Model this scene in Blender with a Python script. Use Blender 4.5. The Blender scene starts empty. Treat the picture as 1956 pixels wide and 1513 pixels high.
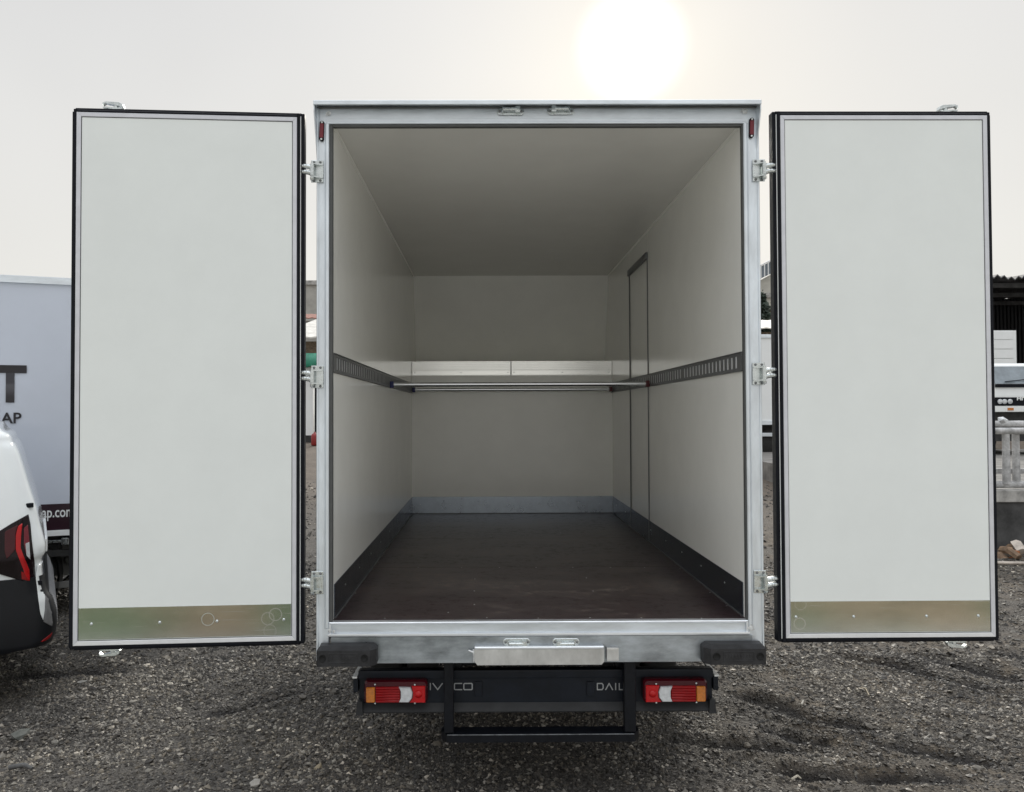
import bpy, bmesh, math, random
import numpy as np
from mathutils import Vector, Matrix
random.seed(7); rng = np.random.default_rng(11)
C = bpy.context.scene
COL = C.collection
R = math.radians
# ---------------------------------------------------------------- camera
FX = 1529.0; YAW, PIT, ROL = .0059, .0213, -.0037; SX = -38.57
CAMP = Vector((0, -3.77, 1.85))
F = Vector((math.sin(YAW)*math.cos(PIT), math.cos(YAW)*math.cos(PIT), math.sin(PIT)))
R0 = Vector((math.cos(YAW), -math.sin(YAW), 0)); U0 = R0.cross(F)
R2 = R0*math.cos(ROL)+U0*math.sin(ROL); U2 = U0*math.cos(ROL)-R0*math.sin(ROL)
cam = bpy.data.cameras.new('camera'); camo = bpy.data.objects.new('camera', cam); COL.objects.link(camo)
camo.matrix_world = Matrix(((R2.x, U2.x, -F.x, CAMP.x), (R2.y, U2.y, -F.y, CAMP.y), (R2.z, U2.z, -F.z, CAMP.z), (0, 0, 0, 1)))
cam.sensor_fit = 'HORIZONTAL'; cam.sensor_width = 36; cam.lens = FX/1956*36
cam.shift_x = -SX/1956; cam.clip_start = .05; cam.clip_end = 3000
C.camera = camo
def ray(px, py): return (F + R2*((px-978-SX)/FX) + U2*((756.5-py)/FX)).normalized()
def pt(px, py, Y=0.0):
    d = ray(px, py); return CAMP + d*((Y-CAMP.y)/d.y)
def ptx(px, py, X):
    d = ray(px, py); return CAMP + d*((X-CAMP.x)/d.x)
def ptz(px, py, Z):
    d = ray(px, py); return CAMP + d*((Z-CAMP.z)/d.z)
# ---------------------------------------------------------------- world, sun, exposure
SUN = ray(1206, 90)
sun_el = math.asin(SUN.z); sun_az = math.atan2(SUN.x, SUN.y)
w = bpy.data.worlds.new('World'); C.world = w; w.use_nodes = True
nt = w.node_tree; nt.nodes.clear()
def WN(t, **k):
    n = nt.nodes.new(t)
    for a, b in k.items(): setattr(n, a, b)
    return n
def wm(op, a, b=None, c=None):
    n = WN('ShaderNodeMath', operation=op)
    for i, v in enumerate((a, b, c)):
        if v is None: continue
        if hasattr(v, 'links'): nt.links.new(v, n.inputs[i])
        else: n.inputs[i].default_value = v
    return n.outputs[0]
tc = WN('ShaderNodeTexCoord')
nrm = WN('ShaderNodeVectorMath', operation='NORMALIZE'); nt.links.new(tc.outputs['Generated'], nrm.inputs[0])
dot = WN('ShaderNodeVectorMath', operation='DOT_PRODUCT'); nt.links.new(nrm.outputs[0], dot.inputs[0]); dot.inputs[1].default_value = SUN
ang = wm('MULTIPLY', wm('ARCCOSINE', wm('MINIMUM', dot.outputs['Value'], 1.0)), 57.2958)
sep = WN('ShaderNodeSeparateXYZ'); nt.links.new(nrm.outputs[0], sep.inputs[0])
ramp = WN('ShaderNodeValToRGB'); nt.links.new(sep.outputs[2], ramp.inputs[0])
e = ramp.color_ramp.elements
e[0].position = 0.0; e[0].color = (.625, .617, .58, 1); e[1].position = 1.0; e[1].color = (1.42, 1.47, 1.54, 1)
x = e.new(.18); x.color = (.575, .571, .553, 1); x = e.new(.46); x.color = (.495, .498, .503, 1); x = e.new(.72); x.color = (1.0, 1.03, 1.07, 1)
cl = WN('ShaderNodeTexNoise'); nt.links.new(nrm.outputs[0], cl.inputs['Vector'])
cl.inputs['Scale'].default_value = 1.7; cl.inputs['Detail'].default_value = 3
clm = wm('ADD', wm('MULTIPLY', cl.outputs[0], .40), .80)
halo = wm('MULTIPLY', wm('EXPONENT', wm('MULTIPLY', ang, -1/5.0)), .13)
halo2 = wm('MULTIPLY', wm('EXPONENT', wm('MULTIPLY', ang, -1/20.0)), .05)
mr = WN('ShaderNodeMapRange', interpolation_type='SMOOTHSTEP'); nt.links.new(ang, mr.inputs[0])
mr.inputs[1].default_value = .8; mr.inputs[2].default_value = 4.2; mr.inputs[3].default_value = .50; mr.inputs[4].default_value = 0
def scalec(col, val):
    n = WN('ShaderNodeVectorMath', operation='SCALE')
    if hasattr(col, 'links'): nt.links.new(col, n.inputs[0])
    else: n.inputs[0].default_value = col
    nt.links.new(val, n.inputs['Scale']); return n.outputs[0]
def addc(a, b):
    n = WN('ShaderNodeVectorMath', operation='ADD'); nt.links.new(a, n.inputs[0]); nt.links.new(b, n.inputs[1]); return n.outputs[0]
sky = WN('ShaderNodeTexSky', sky_type='NISHITA', sun_disc=False, sun_elevation=sun_el, sun_rotation=sun_az, air_density=1.5, dust_density=6.0, ozone_density=1.0)
over = scalec(ramp.outputs[0], clm)
over = addc(over, scalec((1.0, .86, .50), wm('ADD', halo, halo2)))
over = addc(over, scalec((1.0, .99, .90), mr.outputs[0]))
ten = WN('ShaderNodeVectorMath', operation='SCALE'); nt.links.new(over, ten.inputs[0]); ten.inputs['Scale'].default_value = 10.0
mx = WN('ShaderNodeMix', data_type='RGBA'); mx.inputs[0].default_value = .01
nt.links.new(ten.outputs[0], mx.inputs[6]); nt.links.new(sky.outputs[0], mx.inputs[7])
bg = WN('ShaderNodeBackground'); bg.inputs[1].default_value = .1; nt.links.new(mx.outputs[2], bg.inputs[0])
wo = WN('ShaderNodeOutputWorld'); nt.links.new(bg.outputs[0], wo.inputs[0])
sl = bpy.data.lights.new('sun', 'SUN'); sl.energy = 1.5; sl.angle = R(10); sl.color = (1, .95, .86)
so = bpy.data.objects.new('sun', sl); COL.objects.link(so)
so.rotation_euler = SUN.to_track_quat('Z', 'Y').to_euler(); so.location = (0, 0, 20)
vs = C.view_settings; vs.view_transform = 'Standard'; vs.look = 'None'; vs.exposure = 0.50; vs.gamma = 1; vs.use_curve_mapping = False
C.cycles.max_bounces = 12; C.cycles.diffuse_bounces = 7; C.cycles.glossy_bounces = 5
# ---------------------------------------------------------------- materials
def mat(name, col, rough=.5, metal=0., noise=0., nscale=8., col2=None, bump=0., bscale=60., coat=0., stretch=None, rvar=0., spec=None, trans=0., smudge=0.):
    m = bpy.data.materials.new(name); m.use_nodes = True; t = m.node_tree; b = t.nodes['Principled BSDF']
    b.inputs['Base Color'].default_value = (*col, 1); b.inputs['Roughness'].default_value = rough; b.inputs['Metallic'].default_value = metal
    b.inputs['Coat Weight'].default_value = coat; b.inputs['Coat Roughness'].default_value = .08
    if trans: b.inputs['Transmission Weight'].default_value = trans
    if spec is not None: b.inputs['Specular IOR Level'].default_value = spec
    tcn = t.nodes.new('ShaderNodeTexCoord'); mp = t.nodes.new('ShaderNodeMapping'); t.links.new(tcn.outputs['Object'], mp.inputs[0])
    if stretch: mp.inputs['Scale'].default_value = stretch
    if noise or col2:
        n = t.nodes.new('ShaderNodeTexNoise'); n.inputs['Scale'].default_value = nscale; n.inputs['Detail'].default_value = 6; n.inputs['Roughness'].default_value = .65
        t.links.new(mp.outputs[0], n.inputs['Vector'])
        r = t.nodes.new('ShaderNodeValToRGB'); r.color_ramp.elements[0].position = .38; r.color_ramp.elements[1].position = .66
        c2 = col2 or tuple(max(0, c*(1-noise)) for c in col); c1 = col if col2 else tuple(min(1, c*(1+noise*.5)) for c in col)
        r.color_ramp.elements[0].color = (*c2, 1); r.color_ramp.elements[1].color = (*c1, 1)
        t.links.new(n.outputs[0], r.inputs[0]); t.links.new(r.outputs[0], b.inputs['Base Color'])
        if rvar:
            q = t.nodes.new('ShaderNodeMapRange'); t.links.new(n.outputs[0], q.inputs[0]); q.inputs[1].default_value = .3; q.inputs[2].default_value = .7
            q.inputs[3].default_value = max(0.02, rough-rvar); q.inputs[4].default_value = rough+rvar; t.links.new(q.outputs[0], b.inputs['Roughness'])
    if smudge:
        n3 = t.nodes.new('ShaderNodeTexNoise'); n3.inputs['Scale'].default_value = 5.5; n3.inputs['Detail'].default_value = 9; n3.inputs['Roughness'].default_value = .8; t.links.new(mp.outputs[0], n3.inputs['Vector'])
        k3 = t.nodes.new('ShaderNodeMapRange'); t.links.new(n3.outputs[0], k3.inputs[0]); k3.inputs[1].default_value = .66; k3.inputs[2].default_value = .80; k3.inputs[3].default_value = 0; k3.inputs[4].default_value = smudge
        m3 = t.nodes.new('ShaderNodeMix'); m3.data_type = 'RGBA'; t.links.new(k3.outputs[0], m3.inputs[0]); t.links.new(b.inputs['Base Color'].links[0].from_socket, m3.inputs[6]); m3.inputs[7].default_value = (.30, .29, .26, 1); t.links.new(m3.outputs[2], b.inputs['Base Color'])
    if bump:
        n2 = t.nodes.new('ShaderNodeTexNoise'); n2.inputs['Scale'].default_value = bscale; n2.inputs['Detail'].default_value = 4
        t.links.new(mp.outputs[0], n2.inputs['Vector'])
        bp = t.nodes.new('ShaderNodeBump'); bp.inputs['Strength'].default_value = bump; bp.inputs['Distance'].default_value = .004
        t.links.new(n2.outputs[0], bp.inputs['Height']); t.links.new(bp.outputs[0], b.inputs['Normal'])
    return m
M = {}
M['alu'] = mat('brushed_aluminium', (.75, .80, .845), .42, .75, .14, 14, bump=.05, bscale=200, stretch=(1, 1, .25), rvar=.1)
M['alu_h'] = mat('brushed_aluminium_level', (.75, .80, .845), .42, .75, .14, 14, bump=.05, bscale=200, stretch=(.25, 1, 1), rvar=.1)
M['alu_b'] = mat('bright_aluminium', (.82, .85, .88), .38, .8, .12, 20, stretch=(.2, 1, 1))
M['plate'] = mat('stained_aluminium_plate', (.42, .455, .485), .38, .85, .42, 3.2, bump=.12, bscale=30, rvar=.16, stretch=(1, 1, 2.2))
M['mirror'] = mat('polished_kick_plate', (.52, .54, .51), .17, 1., .14, 6, bump=.03, bscale=9, rvar=.07, stretch=(.4, 1, 1))
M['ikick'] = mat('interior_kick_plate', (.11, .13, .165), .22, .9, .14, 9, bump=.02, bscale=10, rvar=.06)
M['zinc'] = mat('zinc_steel', (.66, .70, .70), .28, .95, .2, 40, rvar=.1)
M['rail'] = mat('dark_zinc_rail', (.17, .175, .18), .42, .5, .15, 30)
M['trim'] = mat('satin_trim', (.62, .63, .67), .4, .35, .06, 12)
M['trimw'] = mat('white_trim', (.70, .71, .72), .38, .1, .05, 12)
M['panel'] = mat('door_gelcoat', (.755, .787, .775), .33, 0, .025, 3, bump=.02, bscale=120, coat=.15, smudge=.30)
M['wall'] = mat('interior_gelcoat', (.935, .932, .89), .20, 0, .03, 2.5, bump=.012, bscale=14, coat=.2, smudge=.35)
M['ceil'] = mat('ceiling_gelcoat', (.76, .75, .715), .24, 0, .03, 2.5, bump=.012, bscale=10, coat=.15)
M['rub'] = mat('black_rubber', (.006, .007, .011), .5, 0, .3, 30, spec=.14)
M['rub2'] = mat('grey_rubber', (.045, .048, .048), .5, 0, .2, 30)
M['seal'] = mat('seal_and_shade_grey', (.07, .073, .072), .5, 0, .1, 30)
M['buf'] = mat('buffer_rubber', (.026, .026, .028), .5, 0, .4, 25, bump=.2, bscale=120, spec=.35)
M['blk'] = mat('black_painted_steel', (.005, .006, .009), .34, 0, .3, 20, bump=.05, spec=.22)
M['beam'] = mat('dark_beam_plastic', (.007, .010, .017), .42, 0, .3, 12, bump=.04, spec=.25)
M['beaml'] = mat('dark_grey_lip', (.030, .031, .033), .55, 0, .25, 12, spec=.3)
M['letter'] = mat('grey_lettering', (.34, .35, .36), .45)
M['maroon_lens'] = mat('maroon_lens', (.055, .003, .007), .2, 0, .1, 20, coat=.1, spec=.3)
M['red_lens'] = mat('red_lens', (.26, .003, .005), .2, 0, .15, 30, coat=.12, spec=.3)
M['red_lens2'] = mat('bright_red_lens', (.44, .006, .008), .2, 0, .12, 30, coat=.12, spec=.3)
M['amber'] = mat('amber_lens', (.55, .17, .012), .15, 0, .25, 50, coat=.5)
M['clear'] = mat('clear_lens', (.62, .64, .66), .12, .2, .3, 16, coat=.5)
M['marker'] = mat('marker_red', (.16, .008, .018), .3, 0, .1, 90, bump=.3, bscale=300)
M['white'] = mat('white_paint', (.80, .82, .82), .22, 0, .03, 3, coat=.5)
M['vanw'] = mat('van_white_paint', (.80, .83, .84), .16, 0, .02, 3, coat=.8)
M['vanb'] = mat('unpainted_bumper_plastic', (.007, .008, .011), .36, 0, .15, 5, bump=.05, bscale=300, spec=.35)
M['step'] = mat('grey_step_plastic', (.16, .16, .165), .5, 0, .2, 30)
M['chrome'] = mat('polished_tube', (.80, .83, .86), .22, 1.)
M['glass'] = mat('dark_glass', (.03, .04, .05), .05, 0, coat=.5)
M['boxgrey'] = mat('box_grey_film', (.53, .57, .65), .24, 0, .03, 2, coat=.3)
M['ink'] = mat('dark_print', (.010, .008, .012), .35)
M['maroon'] = mat('maroon_film', (.022, .006, .012), .3, coat=.2)
M['blue'] = mat('blue_plastic', (.008, .014, .10), .4)
M['red'] = mat('red_plastic', (.07, .004, .007), .4)
M['tyre'] = mat('tyre_rubber', (.014, .014, .014), .75, 0, .3, 20)
M['dirt'] = mat('dirty_underbody', (.03, .03, .03), .7, 0, .4, 8)
M['conc'] = mat('weathered_concrete', (.42, .41, .39), .85, 0, .45, 4, bump=.5, bscale=30)
M['concd'] = mat('dark_stained_concrete', (.075, .075, .075), .85, 0, .5, 3, bump=.5, bscale=20)
M['fence'] = mat('balustrade_paint', (.52, .52, .52), .7, 0, .4, 9, bump=.3, bscale=30)
M['bgrey'] = mat('haze_paled_wall', (.40, .39, .36), .85, 0, .2, 1.2)  # pale tone stands in for distance haze on the far block
M['bcream'] = mat('cream_render_wall', (.50, .49, .44), .8, 0, .15, 1.2)
M['bwin'] = mat('window_glass_far', (.16, .19, .22), .1, 0, .3, 2)
M['roofw'] = mat('pale_sheet_roof', (.62, .60, .55), .6, 0, .25, 2.0)
M['brownw'] = mat('brown_boards', (.16, .12, .08), .8, 0, .5, 10)
M['tile'] = mat('red_roof_tile', (.26, .10, .07), .8, 0, .3, 5)
M['green'] = mat('green_tarpaulin', (.015, .20, .12), .5, 0, .25, 4)
M['shed'] = mat('dark_sheet_wall', (.018, .019, .022), .7, 0, .3, 3)
M['shedr'] = mat('shed_roof_sheet', (.10, .10, .105), .6, 0, .4, 6)
M['wood'] = mat('split_wood', (.20, .13, .08), .8, 0, .5, 12, bump=.5, bscale=40)
M['woodp'] = mat('pale_split_wood', (.52, .46, .40), .7, 0, .3, 9)
M['brick'] = mat('orange_brick', (.36, .14, .06), .85, 0, .3, 15)
M['bark'] = mat('bark', (.08, .06, .045), .9, 0, .4, 12)
M['leaf'] = mat('conifer_foliage', (.045, .065, .045), .75, 0, .5, 3, col2=(.020, .034, .024))
M['leaf2'] = mat('dry_shrub_foliage', (.16, .13, .08), .75, 0, .5, 3, col2=(.07, .075, .04))
M['grass'] = mat('grass_blades', (.09, .13, .04), .7, 0, .5, 3)
# floor: dark phenolic board with dusty scuffs and wood-like streaks
def floor_mat():
    m = bpy.data.materials.new('phenolic_floor'); m.use_nodes = True; t = m.node_tree; b = t.nodes['Principled BSDF']
    tcn = t.nodes.new('ShaderNodeTexCoord')
    def nz(scale, st, det=6, ro=.65):
        mp = t.nodes.new('ShaderNodeMapping'); t.links.new(tcn.outputs['Object'], mp.inputs[0]); mp.inputs['Scale'].default_value = st
        n = t.nodes.new('ShaderNodeTexNoise'); n.inputs['Scale'].default_value = scale; n.inputs['Detail'].default_value = det; n.inputs['Roughness'].default_value = ro
        t.links.new(mp.outputs[0], n.inputs['Vector']); return n.outputs[0]
    def mrg(v, a, b_, c, d):
        q = t.nodes.new('ShaderNodeMapRange'); q.interpolation_type = 'SMOOTHSTEP'; t.links.new(v, q.inputs[0])
        for i, k in enumerate((a, b_, c, d)): q.inputs[i+1].default_value = k
        return q.outputs[0]
    patch = mrg(nz(1.1, (1, 1.8, 1), 4), .45, .62, 0, 1); fine = mrg(nz(16, (1, 1, 1), 8, .8), .44, .70, 0, 1); grain = nz(10, (.5, 6, 1), 6)
    mul = t.nodes.new('ShaderNodeMath'); mul.operation = 'MULTIPLY'; t.links.new(patch, mul.inputs[0]); t.links.new(fine, mul.inputs[1])
    m2 = t.nodes.new('ShaderNodeMath'); m2.operation = 'MULTIPLY'; t.links.new(mul.outputs[0], m2.inputs[0]); m2.inputs[1].default_value = .55
    gr = t.nodes.new('ShaderNodeValToRGB'); gr.color_ramp.elements[0].position = .3; gr.color_ramp.elements[1].position = .7
    gr.color_ramp.elements[0].color = (.013, .007, .009, 1); gr.color_ramp.elements[1].color = (.036, .019, .021, 1); t.links.new(grain, gr.inputs[0])
    mi = t.nodes.new('ShaderNodeMix'); mi.data_type = 'RGBA'; t.links.new(m2.outputs[0], mi.inputs[0]); t.links.new(gr.outputs[0], mi.inputs[6]); mi.inputs[7].default_value = (.30, .25, .21, 1)
    t.links.new(mi.outputs[2], b.inputs['Base Color'])
    t.links.new(mrg(fine, 0, 1, .30, .42), b.inputs['Roughness'])
    b.inputs['Specular IOR Level'].default_value = .28
    bp = t.nodes.new('ShaderNodeBump'); bp.inputs['Strength'].default_value = .05; bp.inputs['Distance'].default_value = .002; t.links.new(nz(60, (1, 1, 1)), bp.inputs['Height']); t.links.new(bp.outputs[0], b.inputs['Normal'])
    return m
M['floor'] = floor_mat()
# kick plate with ring scuffs
def ringed(name, base, rings):
    m = base.copy(); m.name = name; t = m.node_tree; b = t.nodes['Principled BSDF']
    src = b.inputs['Base Color'].links[0].from_socket; tcn = t.nodes.new('ShaderNodeTexCoord'); acc = None
    for (cx, cz, r, s) in rings:
        v = t.nodes.new('ShaderNodeVectorMath'); v.operation = 'SUBTRACT'; t.links.new(tcn.outputs['Object'], v.inputs[0]); v.inputs[1].default_value = (cx, 0, cz)
        v2 = t.nodes.new('ShaderNodeVectorMath'); v2.operation = 'MULTIPLY'; t.links.new(v.outputs[0], v2.inputs[0]); v2.inputs[1].default_value = (1, 0, 1)
        l = t.nodes.new('ShaderNodeVectorMath'); l.operation = 'LENGTH'; t.links.new(v2.outputs[0], l.inputs[0])
        q = t.nodes.new('ShaderNodeMath'); q.operation = 'SUBTRACT'; t.links.new(l.outputs['Value'], q.inputs[0]); q.inputs[1].default_value = r
        a = t.nodes.new('ShaderNodeMath'); a.operation = 'ABSOLUTE'; t.links.new(q.outputs[0], a.inputs[0])
        k = t.nodes.new('ShaderNodeMapRange'); t.links.new(a.outputs[0], k.inputs[0]); k.inputs[1].default_value = 0; k.inputs[2].default_value = .0035; k.inputs[3].default_value = s; k.inputs[4].default_value = 0
        if acc is None: acc = k.outputs[0]
        else:
            mm = t.nodes.new('ShaderNodeMath'); mm.operation = 'MAXIMUM'; t.links.new(acc, mm.inputs[0]); t.links.new(k.outputs[0], mm.inputs[1]); acc = mm.outputs[0]
    # fine long scratches
    mp = t.nodes.new('ShaderNodeMapping'); mp.inputs['Scale'].default_value = (.8, 1, 30); mp.inputs['Rotation'].default_value = (0, .18, 0); t.links.new(tcn.outputs['Object'], mp.inputs[0])
    n = t.nodes.new('ShaderNodeTexNoise'); n.inputs['Scale'].default_value = 6; n.inputs['Detail'].default_value = 5; t.links.new(mp.outputs[0], n.inputs['Vector'])
    k = t.nodes.new('ShaderNodeMapRange'); t.links.new(n.outputs[0], k.inputs[0]); k.inputs[1].default_value = .62; k.inputs[2].default_value = .72; k.inputs[3].default_value = 0; k.inputs[4].default_value = .16
    mm = t.nodes.new('ShaderNodeMath'); mm.operation = 'MAXIMUM'; t.links.new(acc, mm.inputs[0]); t.links.new(k.outputs[0], mm.inputs[1]); acc = mm.outputs[0]
    rr = t.nodes.new('ShaderNodeMapRange'); t.links.new(acc, rr.inputs[0]); rr.inputs[3].default_value = .15; rr.inputs[4].default_value = .75; t.links.new(rr.outputs[0], b.inputs['Roughness'])
    mi = t.nodes.new('ShaderNodeMix'); mi.data_type = 'RGBA'; t.links.new(acc, mi.inputs[0]); t.links.new(src, mi.inputs[6]); mi.inputs[7].default_value = (.85, .85, .85, 1); t.links.new(mi.outputs[2], b.inputs['Base Color'])
    return m
# ---------------------------------------------------------------- mesh helpers
class MB:
    def __init__(s): s.v = []; s.f = []; s.sm = []
    def add(s, vs, fs, smooth=False):
        o = len(s.v); s.v += [tuple(p) for p in vs]; s.f += [tuple(i+o for i in f) for f in fs]; s.sm += [smooth]*len(fs); return s
    def box(s, x0, x1, y0, y1, z0, z1, b=0.0, m=None):
        x0, x1 = min(x0, x1), max(x0, x1); y0, y1 = min(y0, y1), max(y0, y1); z0, z1 = min(z0, z1), max(z0, z1)
        b = min(b, (x1-x0)*.45, (y1-y0)*.45, (z1-z0)*.45)
        if b <= 0:
            vs = [(x, y, z) for z in (z0, z1) for y in (y0, y1) for x in (x0, x1)]
            fs = [(0, 2, 3, 1), (4, 5, 7, 6), (0, 1, 5, 4), (2, 6, 7, 3), (0, 4, 6, 2), (1, 3, 7, 5)]
        else:
            bm = bmesh.new(); bmesh.ops.create_cube(bm, size=1)
            for q in bm.verts: q.co = Vector(((x0+x1)/2+q.co.x*(x1-x0), (y0+y1)/2+q.co.y*(y1-y0), (z0+z1)/2+q.co.z*(z1-z0)))
            bmesh.ops.bevel(bm, geom=bm.edges[:], offset=b, segments=1 if b < .004 else 2, affect='EDGES', profile=.7)
            bm.verts.index_update(); vs = [q.co.copy() for q in bm.verts]; fs = [tuple(q.index for q in f.verts) for f in bm.faces]; bm.free()
        if m is not None: vs = [m @ Vector(p) for p in vs]
        return s.add(vs, fs)
    def tube(s, a, b, r, n=12, r2=None, caps=True, smooth=True):
        a = Vector(a); b = Vector(b); d = (b-a).normalized(); u = d.orthogonal().normalized(); v = d.cross(u); r2 = r if r2 is None else r2
        vs = [a+(u*math.cos(t)+v*math.sin(t))*r for t in [2*math.pi*i/n for i in range(n)]]+[b+(u*math.cos(t)+v*math.sin(t))*r2 for t in [2*math.pi*i/n for i in range(n)]]
        s.add(vs, [(i, (i+1) % n, n+(i+1) % n, n+i) for i in range(n)], smooth)
        if caps:
            s.add(vs[:n], [tuple(range(n))[::-1]]); s.add(vs[n:], [tuple(range(n))])
        return s
    def lathe(s, prof, c, axis='Y', n=20, smooth=True):
        # prof: (r, h) ; axis direction
        c = Vector(c); vs = []
        for r, h in prof:
            for i in range(n):
                t = 2*math.pi*i/n; a, b = r*math.cos(t), r*math.sin(t)
                vs.append(c+(Vector((a, h, b)) if axis == 'Y' else Vector((h, a, b)) if axis == 'X' else Vector((a, b, h))))
        fs = []
        for k in range(len(prof)-1):
            for i in range(n): fs.append((k*n+i, k*n+(i+1) % n, (k+1)*n+(i+1) % n, (k+1)*n+i))
        return s.add(vs, fs, smooth)
    def prism(s, poly, y0, y1, plane='XZ', inset=0., iy=0.):
        # poly in plane, extruded along the third axis; optional chamfer of the y0 face
        n = len(poly); P = []
        def mk(a, b, h): return (a, h, b) if plane == 'XZ' else (a, b, h) if plane == 'XY' else (h, a, b)
        cx = sum(p[0] for p in poly)/n; cy = sum(p[1] for p in poly)/n
        if inset:
            sx = (max(p[0] for p in poly)-min(p[0] for p in poly))/2; sy = (max(p[1] for p in poly)-min(p[1] for p in poly))/2
            kx, ky = 1-inset/sx, 1-inset/sy
            P += [mk(cx+(a-cx)*kx, cy+(b-cy)*ky, y0) for a, b in poly]; P += [mk(a, b, y0+iy) for a, b in poly]; P += [mk(a, b, y1) for a, b in poly]; L = 3
        else: P += [mk(a, b, y0) for a, b in poly]+[mk(a, b, y1) for a, b in poly]; L = 2
        fs = [tuple(range(n))[::-1], tuple(range((L-1)*n, L*n))]
        for k in range(L-1): fs += [(k*n+i, k*n+(i+1) % n, (k+1)*n+(i+1) % n, (k+1)*n+i) for i in range(n)]
        return s.add(P, fs)
    def mesh(s, name, m, inv=None, fix=True):
        me = bpy.data.meshes.new(name); vs = s.v if inv is None else [tuple(inv @ Vector(p)) for p in s.v]
        me.from_pydata(vs, [], s.f); me.polygons.foreach_set('use_smooth', s.sm)
        if fix:
            bm = bmesh.new(); bm.from_mesh(me); bmesh.ops.recalc_face_normals(bm, faces=bm.faces); bm.to_mesh(me); bm.free()
        if m: me.materials.append(m)
        me.update(); return me
    def build(s, name, m, parent=None, **k):
        return obj(name, s.mesh(name, m, WM[parent].inverted() if parent and parent in WM else None), parent, **k)
WM = {}
def obj(name, me, parent=None, loc=None, rot=None, label=None, cat=None, group=None, kind=None):
    o = bpy.data.objects.new(name, me); COL.objects.link(o)
    if parent: o.parent = parent
    if loc: o.location = loc
    if rot: o.rotation_euler = rot
    if parent and parent in WM: WM[o] = WM[parent] @ Matrix.Translation(loc or (0, 0, 0))
    for a, b in (('label', label), ('category', cat), ('group', group), ('kind', kind)):
        if b: o[a] = b
    return o
def thing(name, loc, label, cat, rz=0, group=None):
    o = bpy.data.objects.new(name, None); COL.objects.link(o); o.location = loc; o.rotation_euler = (0, 0, rz); o.empty_display_size = .1
    WM[o] = Matrix.Translation(Vector(loc)) @ Matrix.Rotation(rz, 4, 'Z'); o['label'] = label; o['category'] = cat
    if group: o['group'] = group
    return o
def text_mesh(s, size, extrude, m, bold=0.0, sx=1.0, align='LEFT'):
    cu = bpy.data.curves.new('text', 'FONT'); cu.body = s; cu.size = size; cu.extrude = extrude; cu.offset = bold; cu.align_x = align; cu.resolution_u = 3
    o = bpy.data.objects.new('text', cu); COL.objects.link(o); bpy.context.view_layer.update()
    me = bpy.data.meshes.new_from_object(o.evaluated_get(bpy.context.evaluated_depsgraph_get())); bpy.data.objects.remove(o); bpy.data.curves.remove(cu)
    for v in me.vertices: v.co.x *= sx
    me.materials.clear(); me.materials.append(m); return me
def fan(coll, mesh_name, mb, m, positions, parent, rot=None):
    me = mb.mesh(mesh_name, m); out = []
    for p in positions: out.append(obj(mesh_name, me, parent, loc=p, rot=rot))
    return out
# ---------------------------------------------------------------- ground
def vnoise(x, y, seed=0):
    r = np.random.default_rng(seed); T = r.random((256, 256)); xi = np.floor(x).astype(int); yi = np.floor(y).astype(int)
    fx = x-xi; fy = y-yi; fx = fx*fx*(3-2*fx); fy = fy*fy*(3-2*fy)
    a = T[xi & 255, yi & 255]; b = T[(xi+1) & 255, yi & 255]; c = T[xi & 255, (yi+1) & 255]; d = T[(xi+1) & 255, (yi+1) & 255]
    return (a*(1-fx)+b*fx)*(1-fy)+(c*(1-fx)+d*fx)*fy
def terrain(X, Y):
    t = np.clip((Y-6)/26, 0, 1); t = t*t*(3-2*t)*.5+t*.5
    return 1.42*t
# tyre ruts on the right: (px,py) polylines on flat ground
RUTS = []
for line, wd, dp in (([(1380, 1320), (1440, 1342), (1500, 1362), (1560, 1380), (1620, 1392), (1700, 1412)], .075, .030), ([(1590, 1248), (1640, 1262), (1700, 1272), (1760, 1290), (1830, 1305), (1900, 1318), (1990, 1330)], .055, .022),
                     ([(1700, 1240), (1760, 1256), (1820, 1270), (1900, 1285), (1980, 1300)], .10, .03), ([(1440, 1470), (1540, 1484), (1640, 1490), (1740, 1492), (1900, 1500)], .06, .024), ([(1256, 1410), (1340, 1424), (1440, 1432), (1560, 1440)], .045, .016),
                     ([(1540, 1370), (1600, 1400), (1680, 1430), (1760, 1440), (1860, 1452), (1960, 1470)], .05, .014), ([(1880, 1245), (1930, 1252), (1990, 1262)], .12, .035),
                     ([(1450, 1395), (1510, 1412), (1600, 1430)], .04, .014), ([(0, 1294), (80, 1291), (160, 1286), (260, 1278)], .10, .03), ([(380, 1368), (470, 1352), (560, 1328), (610, 1318)], .05, .016), ([(20, 1415), (80, 1405), (160, 1398)], .07, -.02)):
    RUTS.append(([ptz(a, b, 0) for a, b in line], wd, dp))
def rut_field(X, Y):
    H = np.zeros_like(X); D = np.zeros_like(X)
    jit = (vnoise(X*7+50, Y*7+50, 5)-.5)*.07
    for pts, wd, dp in RUTS:
        best = np.full(X.shape, 9.); tt = np.zeros_like(X); n = len(pts)-1
        for i in range(n):
            ax, ay = pts[i].x, pts[i].y; bx, by = pts[i+1].x-ax, pts[i+1].y-ay; L = bx*bx+by*by
            t = np.clip(((X-ax)*bx+(Y-ay)*by)/L, 0, 1); d = np.hypot(X-ax-t*bx, Y-ay-t*by); k = d < best
            best = np.where(k, d, best); tt = np.where(k, (i+t)/n, tt)
        d = np.abs(best+jit); fade = np.clip(np.minimum(tt, 1-tt)*7, 0.0, 1)
        g = np.exp(-(d/wd)**2)*fade; rim = np.exp(-((d-wd*2.0)/(wd*.9))**2)*fade
        H += -1.5*dp*g+dp*.7*rim; D = np.maximum(D, g*(.85+.7*vnoise(X*9, Y*9, 6)) if dp > 0 else g*0)
    return H, np.clip(D, 0, 1)
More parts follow.
